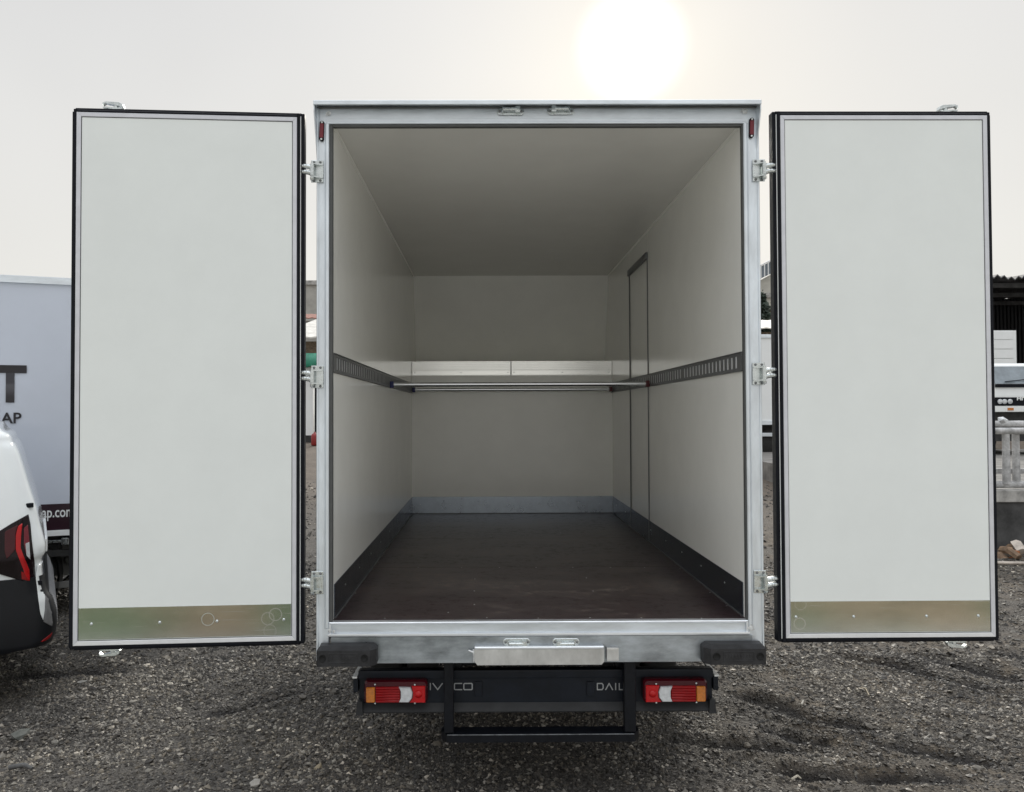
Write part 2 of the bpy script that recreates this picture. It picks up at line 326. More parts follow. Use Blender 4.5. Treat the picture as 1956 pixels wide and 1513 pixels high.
def height(X, Y):
    near = np.clip(1-np.hypot(X, Y-1)/60, 0, 1)
    h = (vnoise(X*.7+30, Y*.7+30, 1)-.5)*.05+(vnoise(X*2.3+60, Y*2.3+60, 2)-.5)*.05+(vnoise(X*7+60, Y*7+60, 3)-.5)*.026+(vnoise(X*19+90, Y*19+90, 4)-.5)*.010
    H, D = rut_field(X, Y)
    return terrain(X, Y)+h*near+H, D
def axis(a, b, fine, far0, far1, g=1.09):
    xs = list(np.arange(a, b, fine)); st = fine; x = b
    while x < far1: xs.append(x); st *= g; x += st
    xs.append(far1); st = fine; x = a-fine
    while x > far0: xs.insert(0, x); st *= g; x -= st
    xs.insert(0, far0); return np.array(xs)
xs = axis(-4.6, 5.6, .036, -900, 900); ys = axis(-.2, 6.5, .036, -300, 1500)
GX, GY = np.meshgrid(xs, ys); GZ, GD = height(GX, GY)
nx, ny = len(xs), len(ys)
me = bpy.data.meshes.new('gravel_ground'); me.vertices.add(nx*ny); me.vertices.foreach_set('co', np.stack([GX, GY, GZ], -1).astype(np.float32).ravel())
ii, jj = np.meshgrid(np.arange(nx-1), np.arange(ny-1)); a = (jj*nx+ii).ravel(); q = np.stack([a, a+1, a+nx+1, a+nx], -1).astype(np.int32)
me.loops.add(q.size); me.loops.foreach_set('vertex_index', q.ravel()); me.polygons.add(len(q)); me.polygons.foreach_set('loop_start', np.arange(0, q.size, 4, dtype=np.int32))
me.polygons.foreach_set('use_smooth', np.ones(len(q), bool)); me.update(calc_edges=True)
at = me.attributes.new('wet', 'FLOAT', 'POINT'); at.data.foreach_set('value', GD.astype(np.float32).ravel())
def ground_mat():
    m = bpy.data.materials.new('gravel_and_earth'); m.use_nodes = True; t = m.node_tree; b = t.nodes['Principled BSDF']; b.inputs['Roughness'].default_value = .85; b.inputs['Specular IOR Level'].default_value = .3
    g = t.nodes.new('ShaderNodeNewGeometry')
    def nz(s, det=6, ro=.6, kind='ShaderNodeTexNoise'):
        n = t.nodes.new(kind); n.inputs['Scale'].default_value = s; t.links.new(g.outputs['Position'], n.inputs['Vector'])
        if kind == 'ShaderNodeTexNoise': n.inputs['Detail'].default_value = det; n.inputs['Roughness'].default_value = ro; return n.outputs[0]
        return n
    def mrg(v, a, b_, c, d):
        q = t.nodes.new('ShaderNodeMapRange'); q.interpolation_type = 'SMOOTHSTEP'; t.links.new(v, q.inputs[0])
        for i, k in enumerate((a, b_, c, d)): q.inputs[i+1].default_value = k
        return q.outputs[0]
    def mix(f, A, B):
        n = t.nodes.new('ShaderNodeMix'); n.data_type = 'RGBA'
        if hasattr(f, 'links'): t.links.new(f, n.inputs[0])
        else: n.inputs[0].default_value = f
        for i, k in ((6, A), (7, B)):
            if hasattr(k, 'links'): t.links.new(k, n.inputs[i])
            else: n.inputs[i].default_value = (*k, 1)
        return n.outputs[2]
    vo = nz(75, kind='ShaderNodeTexVoronoi'); sepc = t.nodes.new('ShaderNodeSeparateColor'); t.links.new(vo.outputs['Color'], sepc.inputs[0])
    base = mix(mrg(nz(1.1), .35, .65, 0, 1), (.042, .037, .032), (.080, .069, .057))
    base = mix(mrg(nz(4.0, 8, .7), .5, .68, 0, .8), base, (.14, .115, .084))
    grn = mix(sepc.outputs[0], (.05, .047, .044), (.21, .20, .185))
    base = mix(.55, base, grn)
    base = mix(mrg(nz(180, 2), .3, .7, 0, .35), base, (.02, .018, .016))
    sx_ = t.nodes.new('ShaderNodeSeparateXYZ'); t.links.new(g.outputs['Position'], sx_.inputs[0])
    em = t.nodes.new('ShaderNodeMath'); em.operation = 'MULTIPLY'; t.links.new(mrg(sx_.outputs[0], .6, 2.0, 0, 1), em.inputs[0]); t.links.new(mrg(nz(1.7, 7, .7), .40, .60, .15, .85), em.inputs[1])
    base = mix(em.outputs[0], base, mix(mrg(nz(9, 6, .7), .4, .65, 0, 1), (.070, .056, .042), (.16, .130, .095)))
    aw = t.nodes.new('ShaderNodeAttribute'); aw.attribute_name = 'wet'
    base = mix(mrg(aw.outputs['Fac'], .1, .9, 0, .85), base, (.012, .011, .011))
    # beyond the yard the ground turns to pale earth; behind the photographer a strip of trodden grass and sand
    sp = t.nodes.new('ShaderNodeSeparateXYZ'); t.links.new(g.outputs['Position'], sp.inputs[0])
    farm = mrg(sp.outputs[1], 5, 16, 0, .6); base = mix(farm, base, mix(mrg(nz(.5), .4, .6, 0, 1), (.13, .10, .075), (.20, .16, .125)))
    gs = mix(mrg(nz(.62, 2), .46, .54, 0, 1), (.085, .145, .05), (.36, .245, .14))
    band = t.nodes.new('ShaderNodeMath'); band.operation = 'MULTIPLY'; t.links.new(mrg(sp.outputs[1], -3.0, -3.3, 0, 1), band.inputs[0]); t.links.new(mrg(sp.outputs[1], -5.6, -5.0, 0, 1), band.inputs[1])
    gs = mix(band.outputs[0], mix(mrg(nz(2, 8, .75), .38, .62, 0, 1), (.40, .39, .37), (.54, .53, .505)), gs)  # unseen ground round the strip made pale to bounce light onto doors and interior
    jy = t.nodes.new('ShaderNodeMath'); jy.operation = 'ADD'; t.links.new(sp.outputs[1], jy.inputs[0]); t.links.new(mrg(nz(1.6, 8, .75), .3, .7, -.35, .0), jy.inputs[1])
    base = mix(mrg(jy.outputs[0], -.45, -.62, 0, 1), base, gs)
    t.links.new(base, b.inputs['Base Color'])
    bp = t.nodes.new('ShaderNodeBump'); bp.inputs['Strength'].default_value = .9; bp.inputs['Distance'].default_value = .012; t.links.new(vo.outputs['Distance'], bp.inputs['Height'])
    bp2 = t.nodes.new('ShaderNodeBump'); bp2.inputs['Strength'].default_value = .6; bp2.inputs['Distance'].default_value = .02; t.links.new(nz(30, 6, .7), bp2.inputs['Height']); t.links.new(bp.outputs[0], bp2.inputs['Normal'])
    t.links.new(bp2.outputs[0], b.inputs['Normal']); return m
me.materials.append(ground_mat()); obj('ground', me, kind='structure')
# loose stones
def stone_mat():
    m = bpy.data.materials.new('gravel_stone'); m.use_nodes = True; t = m.node_tree; b = t.nodes['Principled BSDF']; b.inputs['Roughness'].default_value = .62
    g = t.nodes.new('ShaderNodeNewGeometry'); r = t.nodes.new('ShaderNodeValToRGB'); t.links.new(g.outputs['Random Per Island'], r.inputs[0])
    el = r.color_ramp.elements; el[0].position = 0; el[0].color = (.030, .027, .025, 1); el[1].position = 1; el[1].color = (.60, .56, .50, 1)
    for p, c in ((.35, (.052, .049, .046)), (.62, (.094, .087, .078)), (.80, (.16, .143, .118)), (.91, (.24, .235, .22)), (.97, (.36, .345, .32))):
        q = el.new(p); q.color = (*c, 1)
    nn = t.nodes.new('ShaderNodeTexNoise'); nn.inputs['Scale'].default_value = .9; nn.inputs['Detail'].default_value = 5; t.links.new(g.outputs['Position'], nn.inputs['Vector'])
    rr = t.nodes.new('ShaderNodeValToRGB'); rr.color_ramp.elements[0].position = .36; rr.color_ramp.elements[0].color = (.55, .53, .51, 1); rr.color_ramp.elements[1].position = .66; rr.color_ramp.elements[1].color = (1.2, 1.14, 1.04, 1); t.links.new(nn.outputs[0], rr.inputs[0])
    mu = t.nodes.new('ShaderNodeMix'); mu.data_type = 'RGBA'; mu.blend_type = 'MULTIPLY'; mu.inputs[0].default_value = 1; t.links.new(r.outputs[0], mu.inputs[6]); t.links.new(rr.outputs[0], mu.inputs[7])
    a = t.nodes.new('ShaderNodeAttribute'); a.attribute_name = 'wet'; mi = t.nodes.new('ShaderNodeMix'); mi.data_type = 'RGBA'
    t.links.new(a.outputs['Fac'], mi.inputs[0]); t.links.new(mu.outputs[2], mi.inputs[6]); mi.inputs[7].default_value = (.022, .020, .020, 1); t.links.new(mi.outputs[2], b.inputs['Base Color'])
    return m
def stones(name, pos, size, mtl, wet, ico=True, flat=.55):
    if ico:
        bm = bmesh.new(); bmesh.ops.create_icosphere(bm, subdivisions=1, radius=1); V = np.array([v.co[:] for v in bm.verts]); Fc = np.array([[v.index for v in f.verts] for f in bm.faces]); bm.free()
    else:
        V = np.array([(1, 0, 0), (-.5, .87, 0), (-.5, -.87, 0), (.2, .1, 1), (-.1, -.2, -1), (.6, .75, .1)], float); Fc = np.array([(0, 5, 3), (5, 1, 3), (1, 2, 3), (2, 0, 3), (5, 0, 4), (1, 5, 4), (2, 1, 4), (0, 2, 4)])
    n = len(pos); k = len(V)
    P = V[None]*(1+rng.uniform(-.28, .28, (n, k, 1)))*np.stack([np.ones(n), rng.uniform(.6, 1, n), rng.uniform(flat*.6, flat*1.3, n)], -1)[:, None]
    an = rng.uniform(0, 6.28, n); tl = rng.normal(0, .35, n); c, s = np.cos(an), np.sin(an)
    Z = P[..., 2]*np.cos(tl)[:, None]+P[..., 0]*np.sin(tl)[:, None]; Xr = P[..., 0]*np.cos(tl)[:, None]-P[..., 2]*np.sin(tl)[:, None]
    X = Xr*c[:, None]-P[..., 1]*s[:, None]; Y = Xr*s[:, None]+P[..., 1]*c[:, None]
    co = np.stack([X, Y, Z], -1)*size[:, None, None]+pos[:, None]
    fc = (Fc[None]+(np.arange(n)*k)[:, None, None]).reshape(-1, 3).astype(np.int32)
    me = bpy.data.meshes.new(name); me.vertices.add(n*k); me.vertices.foreach_set('co', co.astype(np.float32).ravel())
    me.loops.add(fc.size); me.loops.foreach_set('vertex_index', fc.ravel()); me.polygons.add(len(fc)); me.polygons.foreach_set('loop_start', np.arange(0, fc.size, 3, dtype=np.int32)); me.update(calc_edges=True)
    at = me.attributes.new('wet', 'FLOAT', 'POINT'); me.polygons.foreach_set('use_smooth', np.zeros(len(fc), bool)); at.data.foreach_set('value', np.repeat(wet, k).astype(np.float32)); me.materials.append(mtl)
    return me
SM = stone_mat()
def scatter(n, D0, D1, s0, s1, pw=1.0):
    # uniform on the ground in the visible wedge and half a metre to either side of it
    D = np.sqrt(rng.uniform(D0**2, D1**2, n)) if pw == 1 else D0*(D1/D0)**rng.random(n)
    X = rng.uniform(-.66, .72, n)*D*1.05; Y = D-3.77; h, w_ = height(X, Y)
    s = np.minimum(s0*np.exp(rng.exponential(.42, n)), s1)
    k = vnoise(X*1.2+40, Y*1.2+40, 21)*.6+vnoise(X*4+40, Y*4+40, 22)*.4; keep = rng.random(n) < np.clip((k-.28)*4.5, .38, 1)*(1-.35*w_)*np.where(X > 1.0, .62, 1)
    X, Y, h, s, w_ = X[keep], Y[keep], h[keep], s[keep], w_[keep]
    return X, Y, h, s, w_*.85
for (n, a, b, s0, s1, ico, nm) in ((190000, 3.7, 6.2, .0056, .020, False, 'gravel'), (95000, 6.0, 10.0, .0085, .03, False, 'gravel'), (22000, 9.5, 18, .015, .05, False, 'gravel'), (2600, 3.7, 9.0, .013, .030, True, 'larger_stones')):
    X, Y, h, s, wt = scatter(n, a, b, s0, s1)
    o = obj(nm, stones(nm, np.stack([X, Y, h+s*.12], -1), s, SM, wt, ico), kind='stuff')
    o['label'] = 'loose grey gravel stones strewn over the dark yard'; o['category'] = 'gravel'
# a few single rocks that stand out
def rock(px, py, s, col, label, flat=.6):
    p = ptz(px, py, .0); P = np.array([[p.x, p.y, float(height(np.array([p.x]), np.array([p.y]))[0][0])+s*.2]])
    me = stones('rock', P, np.array([s]), mat('rock_stone', col, .8, 0, .3, 30), np.zeros(1), True, flat)
    o = obj('rock', me); o['label'] = label; o['category'] = 'rock'
rock(608, 1476, .026, (.30, .25, .17), 'tan rock lying on gravel left of the rear step')
rock(40, 1412, .055, (.10, .105, .095), 'large dark green grey rock at the left edge of the gravel', .45)
rock(488, 1510, .030, (.34, .32, .29), 'pale rock at the bottom edge of the gravel', .5)
rock(342, 1350, .028, (.36, .34, .28), 'pale flat stone on gravel below the left door', .35)
rock(156, 1312, .035, (.30, .29, .27), 'pale flat stone beside the dark track at left', .3)
def stick(pa, pb, r, col, label, name='stick'):
    a = ptz(*pa, .035); b = ptz(*pb, .035); mb = MB(); mid = (a+b)/2+Vector((.01, .01, .012)); mb.tube(a, mid, r, 7, r*.9); mb.tube(mid, b, r*.9, 7, r*.6)
    o = mb.build(name, mat('dry_stick', col, .8, 0, .3, 30)); o['label'] = label; o['category'] = name
stick((1645, 1313), (1660, 1328), .005, (.42, .36, .26), 'pale bent twig on the tracked gravel at right', 'twig')
stick((1531, 1346), (1534, 1340), .006, (.55, .52, .46), 'short pale twig near the right tail light', 'twig')
stick((1512, 1489), (1530, 1487), .006, (.50, .46, .38), 'pale twig by the dark track at the bottom right', 'twig')
stick((18, 1466), (62, 1468), .014, (.10, .10, .10), 'short dark grey piece of pipe on the gravel at lower left', 'pipe')
# ================================================================ the open box truck
XL, XR, ZT, ZB, L, L2, L3 = -.7324, 1.2195, 3.2258, .8766, 4.024, 4.225, 4.50
OL, OR = -.803, 1.297
T = thing('box_truck', (.247, 0, 0), 'white box truck seen from behind with both rear doors swung wide open', 'truck')
def part(mb, name, m, parent=T, **k): return mb.build(name, M[m] if isinstance(m, str) else m, parent, **k)
ZR = 3.34
# walls, roof outside skin + inside lining (built as slabs)
part(MB().box(OL, XL, .032, 4.75, .80, ZR-.03, .004), 'side_wall', 'wall')
# right wall with the side door opening
dY0 = ptx(1241, 1030, XR).y; dY1 = ptx(1206, 1003, XR).y
dZ1 = ptx(1239, 480, XR).z
mb = MB().box(XR, OR, .032, dY0-.004, .80, ZR-.03, .004); mb.box(XR, OR, dY1+.004, 4.75, .80, ZR-.03, .004); mb.box(XR, OR, dY0-.0035, dY1+.0035, dZ1, ZR-.03)
part(mb, 'side_wall', 'wall')
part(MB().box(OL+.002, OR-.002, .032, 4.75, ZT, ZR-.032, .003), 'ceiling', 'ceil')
part(MB().box(OL-.006, OR+.006, .06, 4.76, ZR-.03, ZR, .01), 'roof', 'white')
# front bulkhead: lower panel, aluminium fascia of the cab shelf, set back sloping upper panel
zf0 = pt(980, 717, L).z; zf1 = pt(980, 690, L).z
part(MB().box(XL+.001, XR-.001, L, L+.05, ZB-.02, zf0), 'bulkhead', 'wall')
mb = MB(); mb.add([(XL, L3, zf1), (XR, L3, zf1), (XR, L2, ZT), (XL, L2, ZT), (XL, L3+.05, zf1), (XR, L3+.05, zf1), (XR, L2+.05, ZT), (XL, L2+.05, ZT)], [(0, 1, 2, 3), (4, 7, 6, 5), (0, 4, 5, 1), (3, 2, 6, 7)])
part(mb, 'upper_bulkhead', 'wall')
part(MB().box(XL+.001, XR-.001, L+.012, L3+.05, zf0+.002, zf1-.006), 'cab_shelf', 'wall')
xm = pt(976, 700, L).x
M['fascia'] = mat('ribbed_aluminium_fascia', (.95, .95, .92), .24, .85, .05, 6, stretch=(.2, 1, 1))
for a, b in ((XL+.003, xm-.004), (xm+.004, XR-.003)):
    mb = MB().box(a, b, L-.001, L+.011, zf0, zf1); H = zf1-zf0
    for k in range(5): mb.box(a+.002, b-.002, L-.009, L-.001, zf1-.006-H*.62*k/5-.010, zf1-.006-H*.62*k/5, .002)
    mb.box(a+.002, b-.002, L-.007, L-.001, zf0+.003, zf0+H*.34, .002)
    part(mb, 'fascia_panel', 'fascia')
part(MB().box(xm-.004, xm+.004, L-.006, L+.011, zf0, zf1), 'fascia_joint', 'rub2')
fr = MB().lathe([(0, -.003), (.004, -.003), (.005, 0)], (0, 0, 0), 'Y', 8)
bpos = [(x_-.247, L-.008, zf0+.028) for x_ in (XL+.03, XL+.48, xm-.03, xm+.03, xm+.5, XR-.03)]
fan(COL, 'rivet', fr, M['rail'], bpos, T)
# thin cove strips
M['cove'] = mat('cove_strip', (.88, .88, .83), .3)
for xx, sg in ((XL, 1), (XR, -1)):
    part(MB().prism([(xx, ZT), (xx+sg*.010, ZT), (xx, ZT-.010)], .034, L2, 'XZ'), 'cove_strip', 'cove')
part(MB().box(XL, XL+.004, L-.004, L, ZB, zf0), 'corner_strip', 'cove')
part(MB().box(XR-.004, XR, L-.004, L, ZB, zf0), 'corner_strip', 'cove')
# floor boards with visible joints
f1 = ptz(1000, 1083, ZB).y; f2 = ptz(1000, 1028, ZB).y
yb = [.034, f1, f2, L]
for i in range(3): part(MB().box(XL+.001, XR-.001, yb[i]+.0012, yb[i+1]-.0012, ZB-.02, ZB, .001), 'floor_board', 'floor')
part(MB().box(OL+.01, OR-.01, .06, 4.7, ZB-.075, ZB-.021), 'floor_frame', 'dirt')
sc = MB().lathe([(0, .0012), (.0035, .0012), (.0045, 0)], (0, 0, 0), 'Z', 7)
scm = sc.mesh('screw', M['zinc'])
mb = MB()
def screw_at(px, py):
    p = ptz(px, py, ZB); mb.lathe([(0, .0012), (.0035, .0012), (.0045, 0)], (p.x, p.y, ZB), 'Z', 7)
for px in (799, 882, 954, 1024, 1094, 1166, 1231): screw_at(px, 1084)
for px, py in ((907, 1106), (906, 1129), (906, 1155), (856, 1170), (1120, 1104), (1133, 1129), (660, 1158), (679, 1133), (697, 1110), (712, 1088), (723, 1074), (930, 1180), (735, 1181), (1028, 1181), (1127, 1180), (1225, 1180), (1340, 1181), (1388, 1157), (1356, 1132), (1326, 1107), (1299, 1086), (820, 1026), (938, 1025), (1070, 1018)): screw_at(px, py)
part(mb, 'floor_screws', 'zinc', kind='stuff')
# floor edge trim (light line along the walls)
part(MB().box(XL+.0045, XL+.011, .06, L-.01, ZB+.0005, ZB+.006), 'floor_trim', 'rail')
part(MB().box(XR-.011, XR-.0045, .06, L-.01, ZB+.0005, ZB+.006), 'floor_trim', 'rail')
part(MB().box(XL+.012, XR-.012, L-.012, L-.004, ZB+.0005, ZB+.006), 'floor_trim', 'rail')
# kick plates
zk = pt(635, 1117, .05).z
part(MB().box(XL, XL+.0035, .06, L-.001, ZB+.001, zk, .001), 'kick_plate', 'ikick')
part(MB().box(XR-.0035, XR, .06, dY0-.012, ZB+.001, zk, .001), 'kick_plate', 'ikick')
part(MB().box(XR-.0035, XR, dY1+.012, L-.001, ZB+.001, zk, .001), 'kick_plate', 'ikick')
M['ikickb'] = mat('front_kick_plate', (.36, .40, .45), .32, .9, .14, 7, rvar=.08)
part(MB().box(XL+.004, XR-.004, L-.0035, L-.0005, ZB+.001, zk, .001), 'kick_plate', 'ikickb')
rv = MB().lathe([(0, -.003), (.003, -.0028), (.005, 0)], (0, 0, 0), 'X', 8).mesh('rivet', M['zinc'])
for yy in (.35, .8, 1.25, 1.7, 2.2, 2.7, 3.3, 3.8):
    for x0_, s_ in ((XL+.0038, -1), (XR-.0038, 1)):
        if s_ == 1 and dY0-.05 < yy < dY1+.05: continue
        obj('rivet', rv, T, loc=(x0_-.247, yy, ZB+.10), rot=(0, 0, 0 if s_ == 1 else math.pi))
rvy = MB().lathe([(0, -.003), (.003, -.0028), (.005, 0)], (0, 0, 0), 'Y', 8).mesh('rivet', M['zinc'])
for k in range(7): obj('rivet', rvy, T, loc=(XL+.08+k*.29-.247, L-.0038, ZB+.09))
# slotted lashing rails
zr0, zr1 = pt(1418, 712, 0).z, pt(1418, 673, 0).z
zr0 = 1.85+.195; zr1 = zr0+.094
def lash(x0, sg, segs):
    for y0, y1 in segs:
        mb = MB(); a, b = x0, x0+sg*.0055
        mb.box(a+sg*.002, b, y0, y1, zr1-.019, zr1-.003, .001); mb.box(a+sg*.002, b, y0, y1, zr0+.003, zr0+.018, .001)
        mb.box(a, b+sg*.006, y0, y1, zr1-.004, zr1, .001); mb.box(a, b+sg*.006, y0, y1, zr0, zr0+.004, .001)
        y = y0; k = 0
        while y < y1:
            w_ = .036 if k % 16 else .075
            mb.box(a+sg*.003, b-sg*.0005, y, min(y+w_, y1), zr0+.016, zr1-.017); y += w_+.032; k += 1
        o = part(mb, 'lashing_rail', 'rail'); WM[o] = WM[T].copy()
        part(MB().box(a, a+sg*.0015, y0, y1, zr0+.004, zr1-.004), 'rail_backing', 'trimw', o)
lash(XL, 1, [(.034, L-.003)]); lash(XR, -1, [(.034, dY0-.012), (dY0+.012, dY1-.012), (dY1+.012, L-.003)])
# side door in the right wall
sd = obj('side_door', MB().box(XR+.002, OR-.01, dY0+.001, dY1-.001, ZB-.01, dZ1-.001, .002).mesh('side_door', M['wall'], WM[T].inverted()), T); WM[sd] = WM[T].copy()
mb = MB()
for yy in (dY0, dY1): mb.box(XR-.006, XR+.001, yy-.009, yy+.009, ZB+.002, dZ1, .002)
part(mb, 'door_frame', 'rail', sd)
part(MB().box(XR-.018, XR+.001, dY0-.012, dY1+.012, dZ1-.05, dZ1-.001, .004), 'door_gutter', 'rail', sd)
part(MB().box(XR-.0035, XR+.0015, dY0+.012, dY1-.012, ZB+.001, zk, .001), 'kick_plate', 'ikick', sd)
# ---- rear frame
xa = OL; xb = pt(628, 700).x; xc = pt(1425, 700).x; xd = OR
zsill = pt(980, 1187).z; zh = pt(980, 236).z; ztop = pt(980, 205).z; zbot = pt(980, 1266).z
def post(x0, x1, inn):
    mb = MB().box(x0, x1, .004, .0315, zbot+.01, ZR-.035, .003)
    o_, i_ = (x0, x1) if inn == 1 else (x1, x0)
    mb.box(o_, o_+inn*.010, -.001, .004, zbot+.05, ZR-.04, .002)
    mb.box(i_-inn*.016, i_, -.003, .005, zsill-.03, zh+.003, .003)
    mb.box(i_-inn*.024, i_-inn*.021, .001, .005, zsill-.03, zh+.02)
    part(mb, 'corner_post', 'alu')
post(xa, xb, 1); post(xc, xd, -1)
mb = MB().box(xa+.012, xd-.012, .002, .031, zh, ztop+.03, .002); mb.box(xb-.012, xc+.012, -.002, .003, zh, zh+.009, .002); mb.box(xb, xc, .0, .003, zh+.024, zh+.027)
part(mb, 'header_beam', 'alu_h')
# visor
mb = MB(); v0 = pt(598, 199, -.065); v1 = pt(1455, 190, -.065)
mb.box(v0.x, v1.x, -.065, -.058, pt(980, 199, -.065).z, v1.z, .002)
mb.box(v0.x, v1.x, -.058, .07, v1.z-.007, v1.z, .002)
for xx in (v0.x, v1.x-.005): mb.add([(xx, -.058, v1.z), (xx, .07, v1.z), (xx, .07, v1.z-.26), (xx, .02, v1.z-.26), (xx, -.058, v1.z-.045), (xx+.005, -.058, v1.z), (xx+.005, .07, v1.z), (xx+.005, .07, v1.z-.26), (xx+.005, .02, v1.z-.26), (xx+.005, -.058, v1.z-.045)], [(0, 1, 2, 3, 4), (5, 9, 8, 7, 6), (0, 4, 9, 5), (4, 3, 8, 9), (3, 2, 7, 8)])
part(mb, 'rain_visor', 'alu_h')
part(MB().box(xa+.004, xd-.004, -.012, .001, pt(980, 206, -.01).z, v1.z-.010, .003), 'visor_shade_strip', 'seal')  # dark strip added to stand in for shade under the visor lip
# dark inner seal round the opening
xs0, xs1 = XL+.002, XR-.002
mb = MB(); mb.box(xb, xs0+.002, .006, .0315, zsill, zh-.001, .002); mb.box(xs1-.002, xc, .006, .0315, zsill, zh-.001, .002); mb.box(xs0+.002, xs1-.002, .006, .0315, pt(980, 242, .006).z, zh-.001, .002)
part(mb, 'opening_seal', 'seal')
# sill: top edge, recessed channel, bright lip, lower plate
z1 = zsill; z2 = pt(980, 1191).z; z3 = pt(980, 1207).z; z4 = pt(980, 1214).z
part(MB().box(xb+.001, xc-.001, -.004, .06, z2, z1, .003), 'sill_edge', 'alu_b')
part(MB().box(xb+.001, xc-.001, .010, .05, z3-.004, z2+.002), 'sill_channel', 'alu_h')
mb = MB().box(xb-.004, xc+.004, -.008, .05, z4, z3-.004, .004); mb.box(xb+.001, xb+.012, -.004, .01, z4, z1-.002, .003); mb.box(xc-.012, xc-.001, -.004, .01, z4, z1-.002, .003)
part(mb, 'sill_lip', 'alu_b')
part(MB().box(pt(632, 1240).x, pt(1437, 1240).x, -.003, .045, zbot, z4-.0015, .002), 'rear_plate', 'plate')
# weld smears
M['weld'] = mat('weld_smear', (.75, .77, .78), .5, .6, .4, 60, bump=.6, bscale=60)
def smear(px, py, r): 
    p = pt(px, py, -.0035); mb = MB(); n = 14
    vs = [(p.x, p.y-.0012, p.z)]+[(p.x+math.cos(t)*r*random.uniform(.5, 1.1), p.y, p.z+math.sin(t)*r*random.uniform(.5, 1.1)) for t in [6.283*i/n for i in range(n)]]
    mb.add(vs, [(0, i+1, (i+1) % n+1) for i in range(n)], True); part(mb, 'weld_mark', 'weld')
for a in ((627, 217, .018), (1423, 212, .020), (630, 1205, .012), (1435, 1200, .018), (637, 1207, .010)): smear(*a)
# number plate holder (bright folded plate) with drain stub
pl = pt(906, 1235, -.03); pr = pt(1154, 1235, -.03); zp1 = pt(1030, 1235, -.03).z; zp0 = pt(1030, 1270, -.03).z
M['npl'] = mat('scuffed_bright_plate', (.66, .66, .65), .36, .9, .25, 7, bump=.05, rvar=.12, stretch=(1, 1, .6))
mb = MB().prism([(pl.x, zp1-.012), (pl.x, zp1-.065), (pl.x+.014, zp0), (pr.x-.012, zp0), (pr.x, zp0+.014), (pr.x, zp1-.012)], -.032, -.026)
ph = part(mb, 'plate_holder', 'npl'); WM[ph] = WM[T].copy()
part(MB().box(pl.x, pr.x, -.034, -.004, zp1-.012, zp1, .003), 'folded_edge', 'alu_b', ph)
mb = MB().tube((pt(905, 1250, -.02).x, -.02, pt(900, 1238, 0).z), (pt(905, 1250, -.02).x, -.02, pt(900, 1262, 0).z), .006, 8); mb.tube((pt(895, 1250).x, -.02, zp1-.02), (pt(908, 1250).x, -.02, zp1-.03), .005, 8)
part(mb, 'cable_clip', 'weld', ph)
q0 = pt(1158, 1236, -.02); q1 = pt(1182, 1262, -.02)
part(MB().box(q0.x, q1.x, -.03, -.003, q1.z, q0.z, .008), 'drain_stub', 'npl', ph)
# lock keepers: 2 on the header, 2 on the sill plate
kp = MB(); n = 16; w_, h_ = .064, .017
poly = [(math.copysign(w_-h_, math.cos(t))+h_*math.cos(t), h_*math.sin(t)) for t in [2*math.pi*(i+.5)/n for i in range(n)]]
kp.prism(poly, -.004, .0, 'XZ', .002, .002); kpm = kp.mesh('lock_keeper', M['zinc'])
kb = MB().tube((-.036, -.016, .006), (.030, -.016, .006), .0105, 12); kb.box(.022, .046, -.024, -.004, -.008, .020, .004); kb.box(-.040, -.036, -.022, -.004, -.008, .018, .001); kbm = kb.mesh('keeper_roller', M['zinc'])
kbo = MB().lathe([(0, -.004), (.005, -.0035), (.006, 0)], (0, 0, 0), 'Y', 8).mesh('bolt', M['rail'])
for px, py, fl, up in ((975, 214, 1, 1), (1071, 213, -1, 1), (987, 1226, 1, -1), (1081, 1226, -1, -1)):
    p = pt(px, py, -.002); k = obj('lock_keeper', kpm, T, loc=(p.x-.247, p.y-.0015, p.z)); k.scale = (fl*1.0, 1, up)
    c = obj('keeper_roller', kbm, k, loc=(0, 0, 0)); 
    for s_ in (-1, 1): obj('bolt', kbo, k, loc=(s_*.052, -.0042, 0))
# red marker lamps
def capsule(w_, h_, y0, y1, inset=.002, iy=.002, n=20):
    poly = [(w_*math.cos(t), math.copysign(h_-w_, math.sin(t))+w_*math.sin(t)) for t in [2*math.pi*(i+.5)/n for i in range(n)]]
    return MB().prism(poly, y0, y1, 'XZ', inset, iy)
mkb = capsule(.0115, .048, -.008, 0).mesh('marker_lamp', M['rub']); mkl = MB().box(-.0095, .0095, -.0125, -.007, -.034, .034, .004).mesh('marker_lens', M['marker'])
wb = MB().lathe([(0, -.004), (.004, -.003), (.005, 0)], (0, 0, 0), 'Y', 8).mesh('bolt', M['white'])
for px, py in ((615, 251), (1435, 245)):
    p = pt(px, py, 0); k = obj('marker_lamp', mkb, T, loc=(p.x-.247, -.001, p.z), rot=(0, R(2), 0)); obj('marker_lens', mkl, k)
    for s_ in (-1, 1): obj('bolt', wb, k, loc=(0, -.0085, s_*.040))
